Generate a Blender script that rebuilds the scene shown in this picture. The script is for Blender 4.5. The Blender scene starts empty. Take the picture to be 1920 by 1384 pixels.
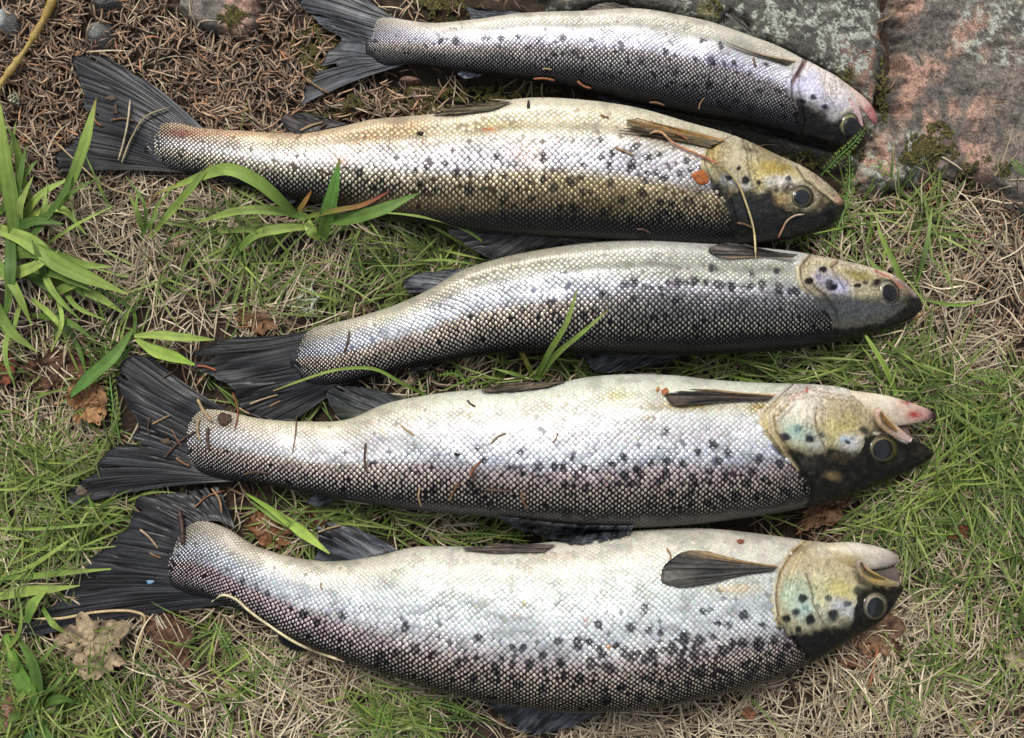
import bpy, math, random
import numpy as np
rng = np.random.default_rng(7)
random.seed(7)
scene = bpy.context.scene
COL = scene.collection

# ------------------------------------------------------------------ camera, sky, sun, exposure
H, ZR, MM = 0.66, 0.020, 0.001          # camera height, reference height, millimetre
PXS = 0.0003                            # one photo pixel (of 1920) at the reference height, metres
cam_data = bpy.data.cameras.new('camera')
cam = bpy.data.objects.new('camera', cam_data)
COL.objects.link(cam)
cam.location = (0, 0, H)
cam_data.sensor_width = 36
cam_data.angle = 2 * math.atan(960 * PXS / (H - ZR))
cam_data.clip_start, cam_data.clip_end = 0.02, 50
scene.camera = cam

SUN_ELEV, SUN_AZ = math.radians(57), math.radians(100)   # azimuth measured from +x towards +y
world = bpy.data.worlds.new('World')
scene.world = world
world.use_nodes = True
wn = world.node_tree.nodes
sky = wn.new('ShaderNodeTexSky')
sky.sky_type = 'NISHITA'
sky.sun_disc = False
sky.sun_elevation = SUN_ELEV
sky.sun_rotation = math.pi / 2 - SUN_AZ
sky.air_density, sky.dust_density, sky.ozone_density = 1.0, 4.0, 0.6
hazy = wn.new('ShaderNodeHueSaturation')          # thin bright cloud: the sky is paler than a clear one
hazy.inputs['Saturation'].default_value = 0.42
world.node_tree.links.new(sky.outputs[0], hazy.inputs['Color'])
world.node_tree.links.new(hazy.outputs[0], wn['Background'].inputs[0])
wn['Background'].inputs[1].default_value = 0.14
sd = bpy.data.lights.new('sun', 'SUN')
sd.energy = 2.1
sd.angle = math.radians(20)
sd.color = (1.0, 0.965, 0.90)
sun = bpy.data.objects.new('sun', sd)
COL.objects.link(sun)
dvec = np.array([math.cos(SUN_ELEV) * math.cos(SUN_AZ), math.cos(SUN_ELEV) * math.sin(SUN_AZ), math.sin(SUN_ELEV)])
import mathutils
sun.rotation_euler = mathutils.Vector(dvec).to_track_quat('Z', 'Y').to_euler()
scene.view_settings.view_transform = 'Standard'
scene.view_settings.look = 'None'
scene.view_settings.exposure = -0.10
scene.view_settings.gamma = 1.0
scene.view_settings.use_curve_mapping = False

# ------------------------------------------------------------------ helpers
def W(px, py, z):
    """photo pixel seen at height z -> metres"""
    f = PXS * (H - z) / (H - ZR)
    return np.stack([(np.asarray(px) - 960) * f, (692 - np.asarray(py)) * f, np.asarray(z) + 0 * np.asarray(px)], -1)

def to_px(P):
    f = PXS * (H - P[..., 2]) / (H - ZR)
    return 960 + P[..., 0] / f, 692 - P[..., 1] / f

def lin(c):
    c = np.asarray(c, float) / 255.0
    return np.where(c <= 0.04045, c / 12.92, ((c + 0.055) / 1.055) ** 2.4)

def smooth(a, b, x):
    t = np.clip((x - a) / (b - a), 0, 1)
    return t * t * (3 - 2 * t)

_perm = np.random.default_rng(3).random((256, 256))
def vnoise(x, y):
    x = np.asarray(x, float); y = np.asarray(y, float)
    xi = np.floor(x).astype(int); yi = np.floor(y).astype(int)
    fx = x - xi; fy = y - yi
    fx = fx * fx * (3 - 2 * fx); fy = fy * fy * (3 - 2 * fy)
    g = lambda a, b: _perm[a & 255, b & 255]
    return (g(xi, yi) * (1 - fx) + g(xi + 1, yi) * fx) * (1 - fy) + (g(xi, yi + 1) * (1 - fx) + g(xi + 1, yi + 1) * fx) * fy

def fbm(x, y, o=4):
    s = 0; a = 0.5; t = 0
    for i in range(o):
        s = s + a * vnoise(x * 2 ** i + 17.3 * i, y * 2 ** i + 5.1 * i); t += a; a *= 0.55
    return s / t

def mesh_obj(name, verts, faces, mat, col=None, parent=None, smooth_shade=True, quads=None):
    """verts (n,3); faces (m,3) triangles and/or quads (k,4)"""
    verts = np.asarray(verts, np.float32).reshape(-1, 3)
    me = bpy.data.meshes.new(name)
    loops, starts, k = [], [], 0
    for f in (faces, quads):
        if f is None or len(f) == 0: continue
        f = np.asarray(f, np.int32); n = f.shape[1]
        loops.append(f.ravel()); starts.append(k + np.arange(len(f)) * n); k += f.size
    loops = np.concatenate(loops); starts = np.concatenate(starts)
    me.vertices.add(len(verts)); me.vertices.foreach_set('co', verts.ravel())
    me.loops.add(len(loops)); me.loops.foreach_set('vertex_index', loops.astype(np.int32))
    me.polygons.add(len(starts)); me.polygons.foreach_set('loop_start', starts.astype(np.int32))
    if smooth_shade:
        me.polygons.foreach_set('use_smooth', np.ones(len(starts), bool))
    me.update(calc_edges=True)
    if col is not None:
        col = np.asarray(col, np.float32).reshape(len(verts), -1)
        if col.shape[1] == 3: col = np.concatenate([col, np.ones((len(verts), 1), np.float32)], 1)
        a = me.color_attributes.new('Col', 'FLOAT_COLOR', 'POINT')
        a.data.foreach_set('color', np.ascontiguousarray(col, np.float32).ravel())
    me.materials.append(mat)
    o = bpy.data.objects.new(name, me)
    COL.objects.link(o)
    if parent is not None: o.parent = parent
    return o

def empty(name, loc):
    o = bpy.data.objects.new(name, None)
    o.empty_display_size = 0.01
    COL.objects.link(o)
    o.location = loc
    return o

def tag(o, label, cat, group=None, kind=None):
    if label: o['label'] = label
    if cat: o['category'] = cat
    if group: o['group'] = group
    if kind: o['kind'] = kind
    return o

def hang(parent, child):
    """child keeps its place under a parent that stands elsewhere"""
    child.parent = parent
    child.location = -mathutils.Vector(parent.location)

# ------------------------------------------------------------------ materials
def material(name, rough=0.5, metal=0.0, coat=0.0, coat_rough=0.1, spec=0.5, alpha_metal=False, transl=0.0,
             noise=None, bump=None, bump_stretch=None, coat_tint=None, rough_noise=0.0):
    m = bpy.data.materials.new(name)
    m.use_nodes = True
    nt = m.node_tree; n = nt.nodes; l = nt.links
    b = n['Principled BSDF']
    at = n.new('ShaderNodeAttribute'); at.attribute_name = 'Col'
    colour = at.outputs['Color']
    tc = n.new('ShaderNodeTexCoord')
    if noise:
        sc, amt = noise
        t = n.new('ShaderNodeTexNoise'); t.inputs['Scale'].default_value = sc; t.inputs['Detail'].default_value = 4
        l.new(tc.outputs['Object'], t.inputs['Vector'])
        mr = n.new('ShaderNodeMapRange')
        mr.inputs[1].default_value = 0.3; mr.inputs[2].default_value = 0.7
        mr.inputs[3].default_value = 1 - amt; mr.inputs[4].default_value = 1 + amt
        l.new(t.outputs[0], mr.inputs[0])
        mx = n.new('ShaderNodeVectorMath'); mx.operation = 'SCALE'
        l.new(colour, mx.inputs[0]); l.new(mr.outputs[0], mx.inputs['Scale'])
        colour = mx.outputs[0]
    l.new(colour, b.inputs['Base Color'])
    b.inputs['Roughness'].default_value = rough
    if rough_noise:
        t = n.new('ShaderNodeTexNoise'); t.inputs['Scale'].default_value = 160; t.inputs['Detail'].default_value = 3
        l.new(tc.outputs['Object'], t.inputs['Vector'])
        mr = n.new('ShaderNodeMapRange')
        mr.inputs[1].default_value = 0.35; mr.inputs[2].default_value = 0.65
        mr.inputs[3].default_value = rough - rough_noise; mr.inputs[4].default_value = rough + rough_noise
        l.new(t.outputs[0], mr.inputs[0]); l.new(mr.outputs[0], b.inputs['Roughness'])
    b.inputs['Metallic'].default_value = metal
    b.inputs['Specular IOR Level'].default_value = spec
    b.inputs['Coat Weight'].default_value = coat
    b.inputs['Coat Roughness'].default_value = coat_rough
    if alpha_metal:
        l.new(at.outputs['Alpha'], b.inputs['Metallic'])
    if bump:
        sc, st = bump
        t = n.new('ShaderNodeTexNoise'); t.inputs['Scale'].default_value = sc; t.inputs['Detail'].default_value = 5
        l.new(tc.outputs['Object'], t.inputs['Vector'])
        bp = n.new('ShaderNodeBump'); bp.inputs['Strength'].default_value = st; bp.inputs['Distance'].default_value = 0.0006
        l.new(t.outputs[0], bp.inputs['Height']); l.new(bp.outputs[0], b.inputs['Normal'])
    if transl:
        tr = n.new('ShaderNodeBsdfTranslucent'); l.new(colour, tr.inputs[0])
        mix = n.new('ShaderNodeMixShader'); mix.inputs[0].default_value = transl
        l.new(b.outputs[0], mix.inputs[1]); l.new(tr.outputs[0], mix.inputs[2])
        l.new(mix.outputs[0], n['Material Output'].inputs[0])
    return m

M_SCALE = material('fish scales', rough=0.36, alpha_metal=True, coat=0.10, coat_rough=0.18)
M_SKIN = material('wet fish skin', rough=0.45, alpha_metal=True, coat=0.22, coat_rough=0.1, spec=.1, bump=(520, 0.9), noise=(700, 0.16))
M_FIN = material('wet fin', rough=0.5, coat=0.22, coat_rough=0.22, spec=.25, noise=(400, 0.3), bump=(1500, 0.3))
M_EYE = material('fish eye', rough=0.2, coat=.6, coat_rough=0.04, spec=.3, noise=(700, 0.15))
M_BLADE = material('green blade', rough=0.55, spec=.3, transl=0.22, noise=(180, 0.12), bump=(600, 0.15))
M_STRAW = material('dry straw', rough=0.6, noise=(300, 0.2))
M_NEEDLE = material('brown needle', rough=0.55, noise=(500, 0.25))
M_LEAF = material('dead leaf', rough=0.75, noise=(220, 0.3), bump=(350, 0.8), transl=0.08)
M_ROCK = material('granite', rough=0.8, noise=(1100, 0.6), bump=(700, 1.0))
M_SOIL = material('soil', rough=0.95, noise=(500, 0.5), bump=(500, 1.0))
M_MOSS = material('moss', rough=0.8, noise=(500, 0.3))

# ------------------------------------------------------------------ curves and lofts
def hermite(P, n, closed=False):
    P = np.asarray(P, float)
    d = np.r_[0, np.cumsum(np.linalg.norm(np.diff(P[:, :2], axis=0), axis=1) + 1e-6)]
    m = np.gradient(P, d, axis=0)
    t = np.linspace(0, d[-1], n) if np.isscalar(n) else np.asarray(n) * d[-1]
    i = np.clip(np.searchsorted(d, t, 'right') - 1, 0, len(P) - 2)
    h = (d[i + 1] - d[i])[:, None]; s = ((t - d[i])[:, None]) / h
    return ((2 * s ** 3 - 3 * s ** 2 + 1) * P[i] + (s ** 3 - 2 * s ** 2 + s) * h * m[i]
            + (-2 * s ** 3 + 3 * s ** 2) * P[i + 1] + (s ** 3 - s ** 2) * h * m[i + 1])

def grid_quads(nu, nv, wrap=False):
    i = np.arange(nu - 1)[:, None]; j = np.arange(nv if wrap else nv - 1)[None, :]
    j2 = (j + 1) % nv
    a = i * nv + j; b = i * nv + j2; c = (i + 1) * nv + j2; d = (i + 1) * nv + j
    return np.stack([a, b, c, d], -1).reshape(-1, 4)

def poly_x(poly, y):
    p = np.asarray(poly, float)
    return np.interp(y, p[:, 1], p[:, 0])

def poly_y(poly, x):
    p = np.asarray(poly, float)
    return np.interp(x, p[:, 0], p[:, 1])

def seg_dist(poly, x, y):
    best = np.full(np.shape(x), 1e9)
    p = np.asarray(poly, float)
    for (ax, ay), (bx, by) in zip(p[:-1], p[1:]):
        vx, vy = bx - ax, by - ay
        t = np.clip(((x - ax) * vx + (y - ay) * vy) / (vx * vx + vy * vy + 1e-9), 0, 1)
        best = np.minimum(best, np.hypot(x - ax - t * vx, y - ay - t * vy))
    return best

def inside(poly, x, y):
    p = np.asarray(poly, float); r = np.zeros(np.shape(x), bool)
    for (ax, ay), (bx, by) in zip(p, np.roll(p, -1, 0)):
        c = ((ay > y) != (by > y)) & (x < (bx - ax) * (y - ay) / (by - ay + 1e-12) + ax)
        r ^= c
    return r

# height raster of everything solid that lies on the ground (3 px cells)
RC = 3
RW, RH = 1920 // RC + 1, 1384 // RC + 1
HZ = np.full((RH, RW), -1.0)
def raster_add(px, py, z):
    i = (np.asarray(py) / RC).astype(int).ravel(); j = (np.asarray(px) / RC).astype(int).ravel()
    ok = (i >= 0) & (i < RH) & (j >= 0) & (j < RW)
    np.maximum.at(HZ, (i[ok], j[ok]), np.asarray(z).ravel()[ok])
def hz(px, py):
    i = np.clip((np.asarray(py) / RC), 0, RH - 1).astype(int); j = np.clip((np.asarray(px) / RC), 0, RW - 1).astype(int)
    return HZ[i, j]
def hz_blur(px, py, r=4):
    v = np.full(np.shape(px), -1.0)
    for a in range(8):
        v = np.maximum(v, hz(np.asarray(px) + r * math.cos(a * .785), np.asarray(py) + r * math.sin(a * .785)))
    return np.maximum(v, hz(px, py))

# ------------------------------------------------------------------ the five trout
BASE = 0.0055
def ramp(rows):
    """rows: t, scale rgb, net rgb, size, metal"""
    T = np.array([r[0] for r in rows]); S = np.array([lin(r[1]) for r in rows]); N = np.array([lin(r[2]) for r in rows])
    Z = np.array([r[3] for r in rows]); Mt = np.array([r[4] for r in rows])
    def f(t):
        g = lambda A: np.stack([np.interp(t, T, A[:, k]) for k in range(3)], -1)
        return g(S), g(N), np.interp(t, T, Z), np.interp(t, T, Mt)
    return f

class Fish: pass

def build_fish(F):
    st = np.array(F['stations'], float)
    NS = 700
    m0, m2 = st[0].mean(0), st[2].mean(0); back = (m0 - m2) / np.linalg.norm(m0 - m2)
    e0 = np.array([m0 + (st[0][0] - m0) * .7 + back * 13, m0 + (st[0][1] - m0) * .7 + back * 13])
    st = np.concatenate([e0[None], st], 0)
    A = np.concatenate([st[:, 0], st[:, 1]], 1)          # ux uy lx ly
    mid = (st[:, 0] + st[:, 1]) / 2
    d = np.r_[0, np.cumsum(np.linalg.norm(np.diff(mid, axis=0), axis=1))]
    m = np.gradient(A, d, axis=0)
    t = np.linspace(0, d[-1], NS)
    i = np.clip(np.searchsorted(d, t, 'right') - 1, 0, len(d) - 2)
    hh = (d[i + 1] - d[i])[:, None]; s = (t - d[i])[:, None] / hh
    D = ((2 * s ** 3 - 3 * s ** 2 + 1) * A[i] + (s ** 3 - 2 * s ** 2 + s) * hh * m[i] + (-2 * s ** 3 + 3 * s ** 2) * A[i + 1] + (s ** 3 - s ** 2) * hh * m[i + 1])
    ker = np.hanning(15); ker /= ker.sum()
    for k in range(4):
        pad = np.r_[2 * D[0, k] - D[7:0:-1, k], D[:, k], 2 * D[-1, k] - D[-2:-9:-1, k]]
        D[:, k] = np.convolve(pad, ker, 'valid')
    U, L = D[:, :2], D[:, 2:]
    u01 = np.linspace(0, 1, NS)
    w = np.linalg.norm(U - L, axis=1) / 2 * PXS
    kk = np.interp(u01, [0, .02, .09, .2, .5, .8, .93, 1], [.02, .06, .27, .47, .56, .56, .52, .5])
    h = kk * w
    lift = F.get('lift', 0.0)
    zc = BASE + lift + h * 0.9 + 0.002 * np.sin(u01 * 5 + F['seed'])
    zc = np.maximum(zc, BASE + 0.004)
    length = d[-1]
    sx = F['seed'] * 31.7
    gill = F['gill']; preop = F['preop']; ex, ey, er = F['eye'][:3]
    head_x = np.mean([p[0] for p in gill])
    crease = F.get('crease', 0.07)

    def relief(px, py):
        gd = px - poly_x(gill, py)
        r = 2.0 * smooth(-1, 5, gd) * np.exp(-np.clip(gd, 0, None) / 60)
        r -= 0.7 * np.exp(-((gd + 2) / 3.0) ** 2)
        r += 0.35 * np.exp(-((gd + 14) / 7.0) ** 2) * (py < F['dark_y'])
        pd = seg_dist(preop, px, py)
        r -= 0.8 * np.exp(-(pd / 2.6) ** 2)
        pdx = px - poly_x(preop, py)
        r += 0.5 * smooth(0, 6, pdx) * np.exp(-np.clip(pdx, 0, None) / 30) * np.exp(-(pd / 50) ** 2)
        e = np.hypot(px - ex, py - ey) / er
        r += 0.5 * np.exp(-((e - 1.28) / 0.25) ** 2) - 2.0 * np.exp(-(e / 0.95) ** 4)
        on = smooth(-20, 0, gd)
        r += on * 0.9 * (fbm(px / 26 + sx, py / 26, 3) - .5) + on * 0.55 * (fbm(px / 7, py / 7 + sx, 3) - .5)
        r -= on * .30 * np.exp(-((fbm(px / 26 + sx, py / 17 + 3, 3) - .5) / .014) ** 2) + on * .16 * np.exp(-((fbm(px / 11 + sx, py / 8 + 13, 3) - .5) / .02) ** 2)
        for (pl, amp, wd) in F.get('lines', []):
            r += amp * np.exp(-(seg_dist(pl, px, py) / wd) ** 2)
        return r * MM

    def S(u, th, rel=True):
        ui = np.clip(u, 0, 1) * (NS - 1)
        g = lambda a: np.interp(ui, np.arange(NS), a)
        zz = g(zc); hz_ = g(h)
        Uw = W(g(U[:, 0]), g(U[:, 1]), zz); Lw = W(g(L[:, 0]), g(L[:, 1]), zz)
        C = (Uw + Lw) / 2; R = (Uw - Lw) / 2
        c, sn = np.cos(th), np.sin(th)
        P = C + R * c[..., None]
        tt = (1 - c) / 2
        top = np.clip(sn, 0, 1)
        body = smooth(.12, .3, u) * (1 - smooth(.78, .88, u))
        prof = np.sign(sn) * np.abs(sn) ** 0.92
        prof = prof - top * crease * body * np.exp(-((tt - .19) / .06) ** 2) + top * crease * .6 * body * np.exp(-((tt - .07) / .05) ** 2)
        z = zz + hz_ * prof
        px = g(U[:, 0]) * (1 - tt) + g(L[:, 0]) * tt; py = g(U[:, 1]) * (1 - tt) + g(L[:, 1]) * tt
        z = z + top * 0.0042 * (fbm(px / 140 + sx, py / 95, 2) - .5) * smooth(0, .1, u) * (1 - smooth(.8, .95, u))
        z = z + top * 0.0012 * (fbm(px / 38 + sx, py / 30, 2) - .5) * smooth(0, .1, u)
        if rel:
            z = z + smooth(0.1, 0.45, sn) * relief(px, py) * smooth(1.0, .985, u)
        P = P.copy(); P[..., 2] = z
        return P

    # ---- colours at a place of the skin (photo pixel coordinates of the fish where it lies)
    spots = F['spots']
    def spot_mask(px, py):
        v = np.zeros(np.shape(px))
        qx = px + 9 * (fbm(px / 6, py / 6 + sx, 2) - .5); qy = py + 9 * (fbm(px / 6 + 40, py / 6, 2) - .5)
        for (x, y, r) in spots:
            near = (abs(px - x) < 3 * r) & (abs(py - y) < 3 * r)
            if near.any():
                r_ = r * (.78 + .40 * ((x * 7.3 + y * 3.1) % 1)); k_ = .8 + .2 * ((x * 3.7 + y * 9.1) % 1)
                dd = np.hypot(qx[near] - x, (qy[near] - y) * (.7 + .5 * ((x * 1.7) % 1))) / r_
                v[near] = np.maximum(v[near], k_ * (1 - smooth(.85, 1.2, dd)))
        return v
    ra, rb = F['ramps']
    bx0, bx1 = F['blend']
    def body_cols(px, py, tt):
        n1 = fbm(px / 45 + sx, py / 22, 3) - .5
        tq = np.clip(tt + .06 * smooth(.5, .85, tt) + 0.07 * n1 + 0.03 * (fbm(px / 9, py / 9 + sx, 2) - .5), 0, 1)
        b = smooth(bx0, bx1, px)
        a_, b_ = ra(tq), rb(tq)
        sc = a_[0] * (1 - b)[..., None] + b_[0] * b[..., None]
        nt = a_[1] * (1 - b)[..., None] + b_[1] * b[..., None]
        sz = a_[2] * (1 - b) + b_[2] * b
        mt = a_[3] * (1 - b) + b_[3] * b
        sc = sc * F.get('tone', 1.0)
        for (x, y, rx, ry, c, k) in F.get('stains', []):
            g = np.exp(-(((px - x) / rx) ** 2 + ((py - y) / ry) ** 2)) * k * np.clip(0.3 + 1.6 * fbm(px / 8 + x, py / 8, 3), 0, 1.3)
            g = np.clip(g, 0, 1)[..., None]
            sc = sc * (1 - g) + lin(c) * g; nt = nt * (1 - g) + lin(c) * .6 * g
        return sc, nt, sz, mt
    hr = F['head']
    def head_cols(px, py, tt):
        T = [r[0] for r in hr]; Cc = np.array([lin(r[1]) for r in hr])
        tq = np.clip(tt + .10 * (fbm(px / 18 + sx, py / 12, 3) - .5), 0, 1)
        c = np.stack([np.interp(tq, T, Cc[:, k]) for k in range(3)], -1)
        met = np.full(np.shape(px), .25)
        wx = px + 9 * (fbm(px / 12 + 7, py / 12 + sx, 3) - .5); wy = py + 9 * (fbm(px / 12 + sx, py / 12 + 90, 3) - .5)
        for op in F['paint']:
            if op[0] == 'blob':
                _, x, y, rx, ry, ang, rgb, k, soft = op
                ca, sa = math.cos(math.radians(ang)), math.sin(math.radians(ang))
                dx, dy = wx - x, wy - y
                e = np.hypot((dx * ca + dy * sa) / rx, (-dx * sa + dy * ca) / ry)
                so_ = min(.95, soft * (1.45 if rx > 11 else 1.1))
                g = (1 - smooth(1 - so_, 1 + so_, e)) * k
                if rx > 11: g = np.clip(g * (.45 + 1.15 * fbm(px / 7 + x, py / 7 + y, 4)), 0, 1)
            elif op[0] == 'below':
                _, pl, rgb, k, soft = op
                if op[2][0] < 60:      # olive skin fades in before the black of the back
                    g2 = (smooth(-30, 8, wy - poly_y(pl, wx) + 22 * (fbm(px / 11 + 4, py / 11, 4) - .5)) * .62)[..., None]
                    c = c * (1 - g2) + lin([96, 88, 60]) * g2
                g = smooth(-soft, soft, wy - poly_y(pl, wx) + 16 * (fbm(px / 9, py / 9, 4) - .5)) * k
            elif op[0] == 'line':
                _, pl, rgb, k, wd = op
                g = np.exp(-(seg_dist(pl, px + .3 * (wx - px), py + .3 * (wy - py)) / wd) ** 2) * k
            g = g[..., None]
            c = c * (1 - g) + lin(rgb) * g
            met = met * (1 - g[..., 0] * .7)
        fr = 0.74 + 0.5 * fbm(px / 5 + sx, py / 5, 4)
        fr = fr * (1 - .22 * np.exp(-((fbm(px / 26 + sx, py / 17 + 3, 3) - .5) / .014) ** 2))
        dots = smooth(.70, .86, vnoise(px / 1.9 + sx, py / 1.9)) * smooth(.35, .6, fbm(px / 16 + sx, py / 16 + 4, 2))
        fr = fr * (1 - .42 * dots)
        lum = c.mean(-1); gold = .3 * smooth(.5, .75, fbm(px / 12 + 3, py / 9 + sx, 3))[..., None] * (lum < .06)[..., None]
        c = c + lin([84, 74, 44]) * .5 * gold
        c = c * (1 - .35 * smooth(.45, .62, fbm(px / 3.2 + sx, py / 3.2 + 9, 3)) * smooth(.3, .55, fbm(px / 30, py / 24 + sx, 2)))[..., None]
        c = c * .84 + c.mean(-1, keepdims=True) * .16
        return c * fr[..., None], met

    # ---- skin mesh: coarse along the scaled body, fine on the head
    u_head = np.interp(head_x - 60, (U[:, 0] + L[:, 0]) / 2, u01)
    us = np.r_[np.linspace(0, u_head, 260, endpoint=False), np.linspace(u_head, 1, 240)]
    th = np.r_[np.linspace(0, math.pi, 150, endpoint=False), np.linspace(math.pi, 2 * math.pi, 26, endpoint=False)]
    UU, TH = np.meshgrid(us, th, indexing='ij')
    P = S(UU, TH)
    px, py = to_px(P)
    tt = (1 - np.cos(TH)) / 2
    sc, nt, sz, mt = body_cols(px, py, tt)
    sm = spot_mask(px, py)
    dk = (1 - smooth(.0, .10, UU))[..., None] * .85
    nt = nt * (1 - dk) + lin([20, 21, 24]) * dk
    net = nt * (1 - .8 * sm[..., None])
    hc, hm = head_cols(px, py, tt)
    gd = px - poly_x(gill, py) + 14 * (fbm(px / 9 + sx, py / 9, 3) - .5) * (tt > .5)
    hb = smooth(-17, -7, gd + 5 * (fbm(px / 6, py / 6, 2) - .5)) * (tt < F.get('strip_t', .62)) + smooth(-3, 1, gd) * (tt >= F.get('strip_t', .62))
    slit = .7 * np.exp(-((gd + 2.5) / 1.8) ** 2) * (tt < .9)
    colr = net * (1 - hb)[..., None] + hc * hb[..., None]
    colr = colr * (1 - slit[..., None])
    met = 0.1 * (1 - hb) + hm * hb
    nv = len(th)
    verts = P.reshape(-1, 3)
    cols = np.concatenate([colr, met[..., None]], -1).reshape(-1, 4)
    # end caps
    c0, c1 = P[0].mean(0), P[-1].mean(0)
    verts = np.r_[verts, [c0], [c1]]
    cols = np.r_[cols, [cols[10]], [cols[-10]]]
    k0 = len(verts) - 2
    j = np.arange(nv); j2 = (j + 1) % nv
    tris = np.r_[np.stack([np.full(nv, k0), j2, j], 1), np.stack([np.full(nv, k0 + 1), (len(us) - 1) * nv + j, (len(us) - 1) * nv + j2], 1)]
    root = empty('trout', tuple(W(*mid[len(mid) // 2], 0.0)))
    tag(root, F['label'], 'fish', 'five dead trout laid side by side on the ground')
    q = grid_quads(len(us), nv, True)[:, ::-1]
    body = mesh_obj('body', verts, tris[:, ::-1], M_SKIN, cols, quads=q)
    hang(root, body)
    top = np.sin(TH) > -.05
    raster_add(px[top], py[top], P[..., 2][top])

    # ---- scales: a staggered lattice laid over the skin, each scale a small domed plate
    pit = F['pitch']
    midl = (U + L) / 2
    arc_m = np.r_[0, np.cumsum(np.linalg.norm(np.diff(midl, axis=0), axis=1))]
    pu = np.interp(u01, [0, .03, .12, .35, .7, .86, 1], np.array([.55, .62, .8, 1, .95, .78, .7]) * pit)
    ncol_cum = np.r_[0, np.cumsum(np.diff(arc_m) / ((pu[1:] + pu[:-1]) / 2))]
    ncol = int(ncol_cum[-1] * 2)
    cu, cth, crow, cpit = [], [], [], []
    tht = np.linspace(-.5, math.pi + .45, 260)
    for c in range(ncol):
        uc = np.interp(c / 2, ncol_cum, u01)
        Pt = S(np.full(260, uc), tht, rel=False)
        seg = np.r_[0, np.cumsum(np.linalg.norm(np.diff(Pt, axis=0), axis=1))] / PXS
        tc_ = (1 - np.cos(tht)) / 2
        qf = np.interp(tc_, [0, .2, .45, .75, 1], [.62, .74, 1, .92, .72])
        p_here = np.interp(uc, u01, pu)
        rows = np.r_[0, np.cumsum(np.diff(seg) / (p_here * 1.02 * (qf[1:] + qf[:-1]) / 2))]
        lat = np.interp(math.acos(1 - 2 * .55), tht, rows)
        rows = rows - lat
        off = 0.5 * (c % 2)
        js = np.arange(math.ceil(rows[0] - off), math.floor(rows[-1] - off) + 1) + off
        thj = np.interp(js, rows, tht)
        cu.append(np.full(len(js), uc)); cth.append(thj); crow.append(js)
        cpit.append(p_here * np.interp((1 - np.cos(thj)) / 2, [0, .2, .45, .75, 1], [.66, .78, 1, .92, .72]))
    cu = np.concatenate(cu); cth = np.concatenate(cth); cp = np.concatenate(cpit)
    n = len(cu)
    cu = cu + rng.normal(0, .06, n) * cp / length; cth = cth + rng.normal(0, .0025, n)
    P0 = S(cu, cth)
    px, py = to_px(P0)
    tt = (1 - np.cos(cth)) / 2
    gd = px - poly_x(gill, py) + 14 * (fbm(px / 9 + sx, py / 9, 3) - .5) * (tt > .5)
    ok = (gd < np.where(tt < F.get('strip_t', .62), -11, -2) + rng.normal(0, 2.5, n) + 12 * (fbm(px / 10 + 5, py / 14, 2) - .5)) & (cu > .004)
    for (pl, wd) in F.get('bare', []):
        ok &= seg_dist(pl, px, py) > wd
    cu, cth, cp, P0, px, py, tt = [a[ok] for a in (cu, cth, cp, P0, px, py, tt)]
    n = len(cu)
    e = 2.5
    Pu = S(cu + e / length, cth); Pt = S(cu, cth + .02)
    Tu = Pu - P0; Tu /= np.linalg.norm(Tu, axis=1)[:, None]
    Tv = Pt - P0; Tv -= Tu * (Tv * Tu).sum(1)[:, None]; Tv /= np.linalg.norm(Tv, axis=1)[:, None]
    N = np.cross(Tv, Tu); N /= np.linalg.norm(N, axis=1)[:, None]
    N *= np.sign((N * (P0 - (S(cu, np.full(n, 0.0), False) + S(cu, np.full(n, math.pi), False)) / 2)).sum(1))[:, None]
    sc, nt, sz, mt = body_cols(px, py, tt)
    sm = spot_mask(px, py)
    rub = fbm(px / 20 + 70, py / 14 + sx, 3)
    keep = rng.random(n) > .006 + .35 * smooth(.70, .78, rub)
    tailf = np.interp(cu, [0, .02, .07, .15], [.42, .58, .82, 1])
    dk = 1 - smooth(.0, .09, cu)
    nape_dark = (np.exp(np.clip(px - poly_x(gill, py), -300, 0) / 30) * smooth(.52, .7, tt))[:, None]  # dark head colour carries on along the back, fading away from the gill
    sc = sc * (1 - .55 * nape_dark); nt = nt * (1 - .8 * nape_dark)
    nt = nt * (1 - .85 * dk[:, None]) + lin([22, 23, 26]) * .85 * dk[:, None]
    keep &= rng.random(n) > .8 * (1 - smooth(.004, .034, cu + .010 * fbm(px / 7, py / 7, 2)))
    size = np.interp(sz * tailf * (1 - .14 * sm) + .035 * (fbm(px / 26 + sx, py / 20 + 50, 3) - .5) * 2, [.3, .5, .7, .82, .92, .97, 1], [.34, .42, .50, .56, .67, .86, .98]) * rng.normal(1, .05, n)
    bright = np.clip(1 + rng.normal(0, 1, n) * np.interp(sz, [.8, .97], [.10, .055]), .6, 1.25) * (1 - .28 * smooth(.5, .72, fbm(px / 30 + 7, py / 16 + sx, 3)))
    hue = rng.normal(0, .025, (n, 3))
    sc = np.clip(sc * bright[:, None] + hue * sc, 0, .86) * 1.0
    # rounded diamond outline, tail side fuller
    na = 8
    ang = np.arange(na) * 2 * math.pi / na
    ca, sa = np.cos(ang), np.sin(ang)
    rr = 1 / (np.abs(ca) ** 1.45 + np.abs(sa) ** 1.45) ** (1 / 1.45)
    dkz = 1 - smooth(.8, .95, sz)
    a_len = cp * (.60 - .08 * dkz) * PXS * size; b_len = cp * (.565 + .07 * dkz) * PXS * size
    tv_ = np.interp(sz, [.8, .97], [1.0, .5]); tilt = rng.normal(.0, .05, n) * tv_; tilt2 = rng.normal(0, .06, n) * tv_
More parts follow.
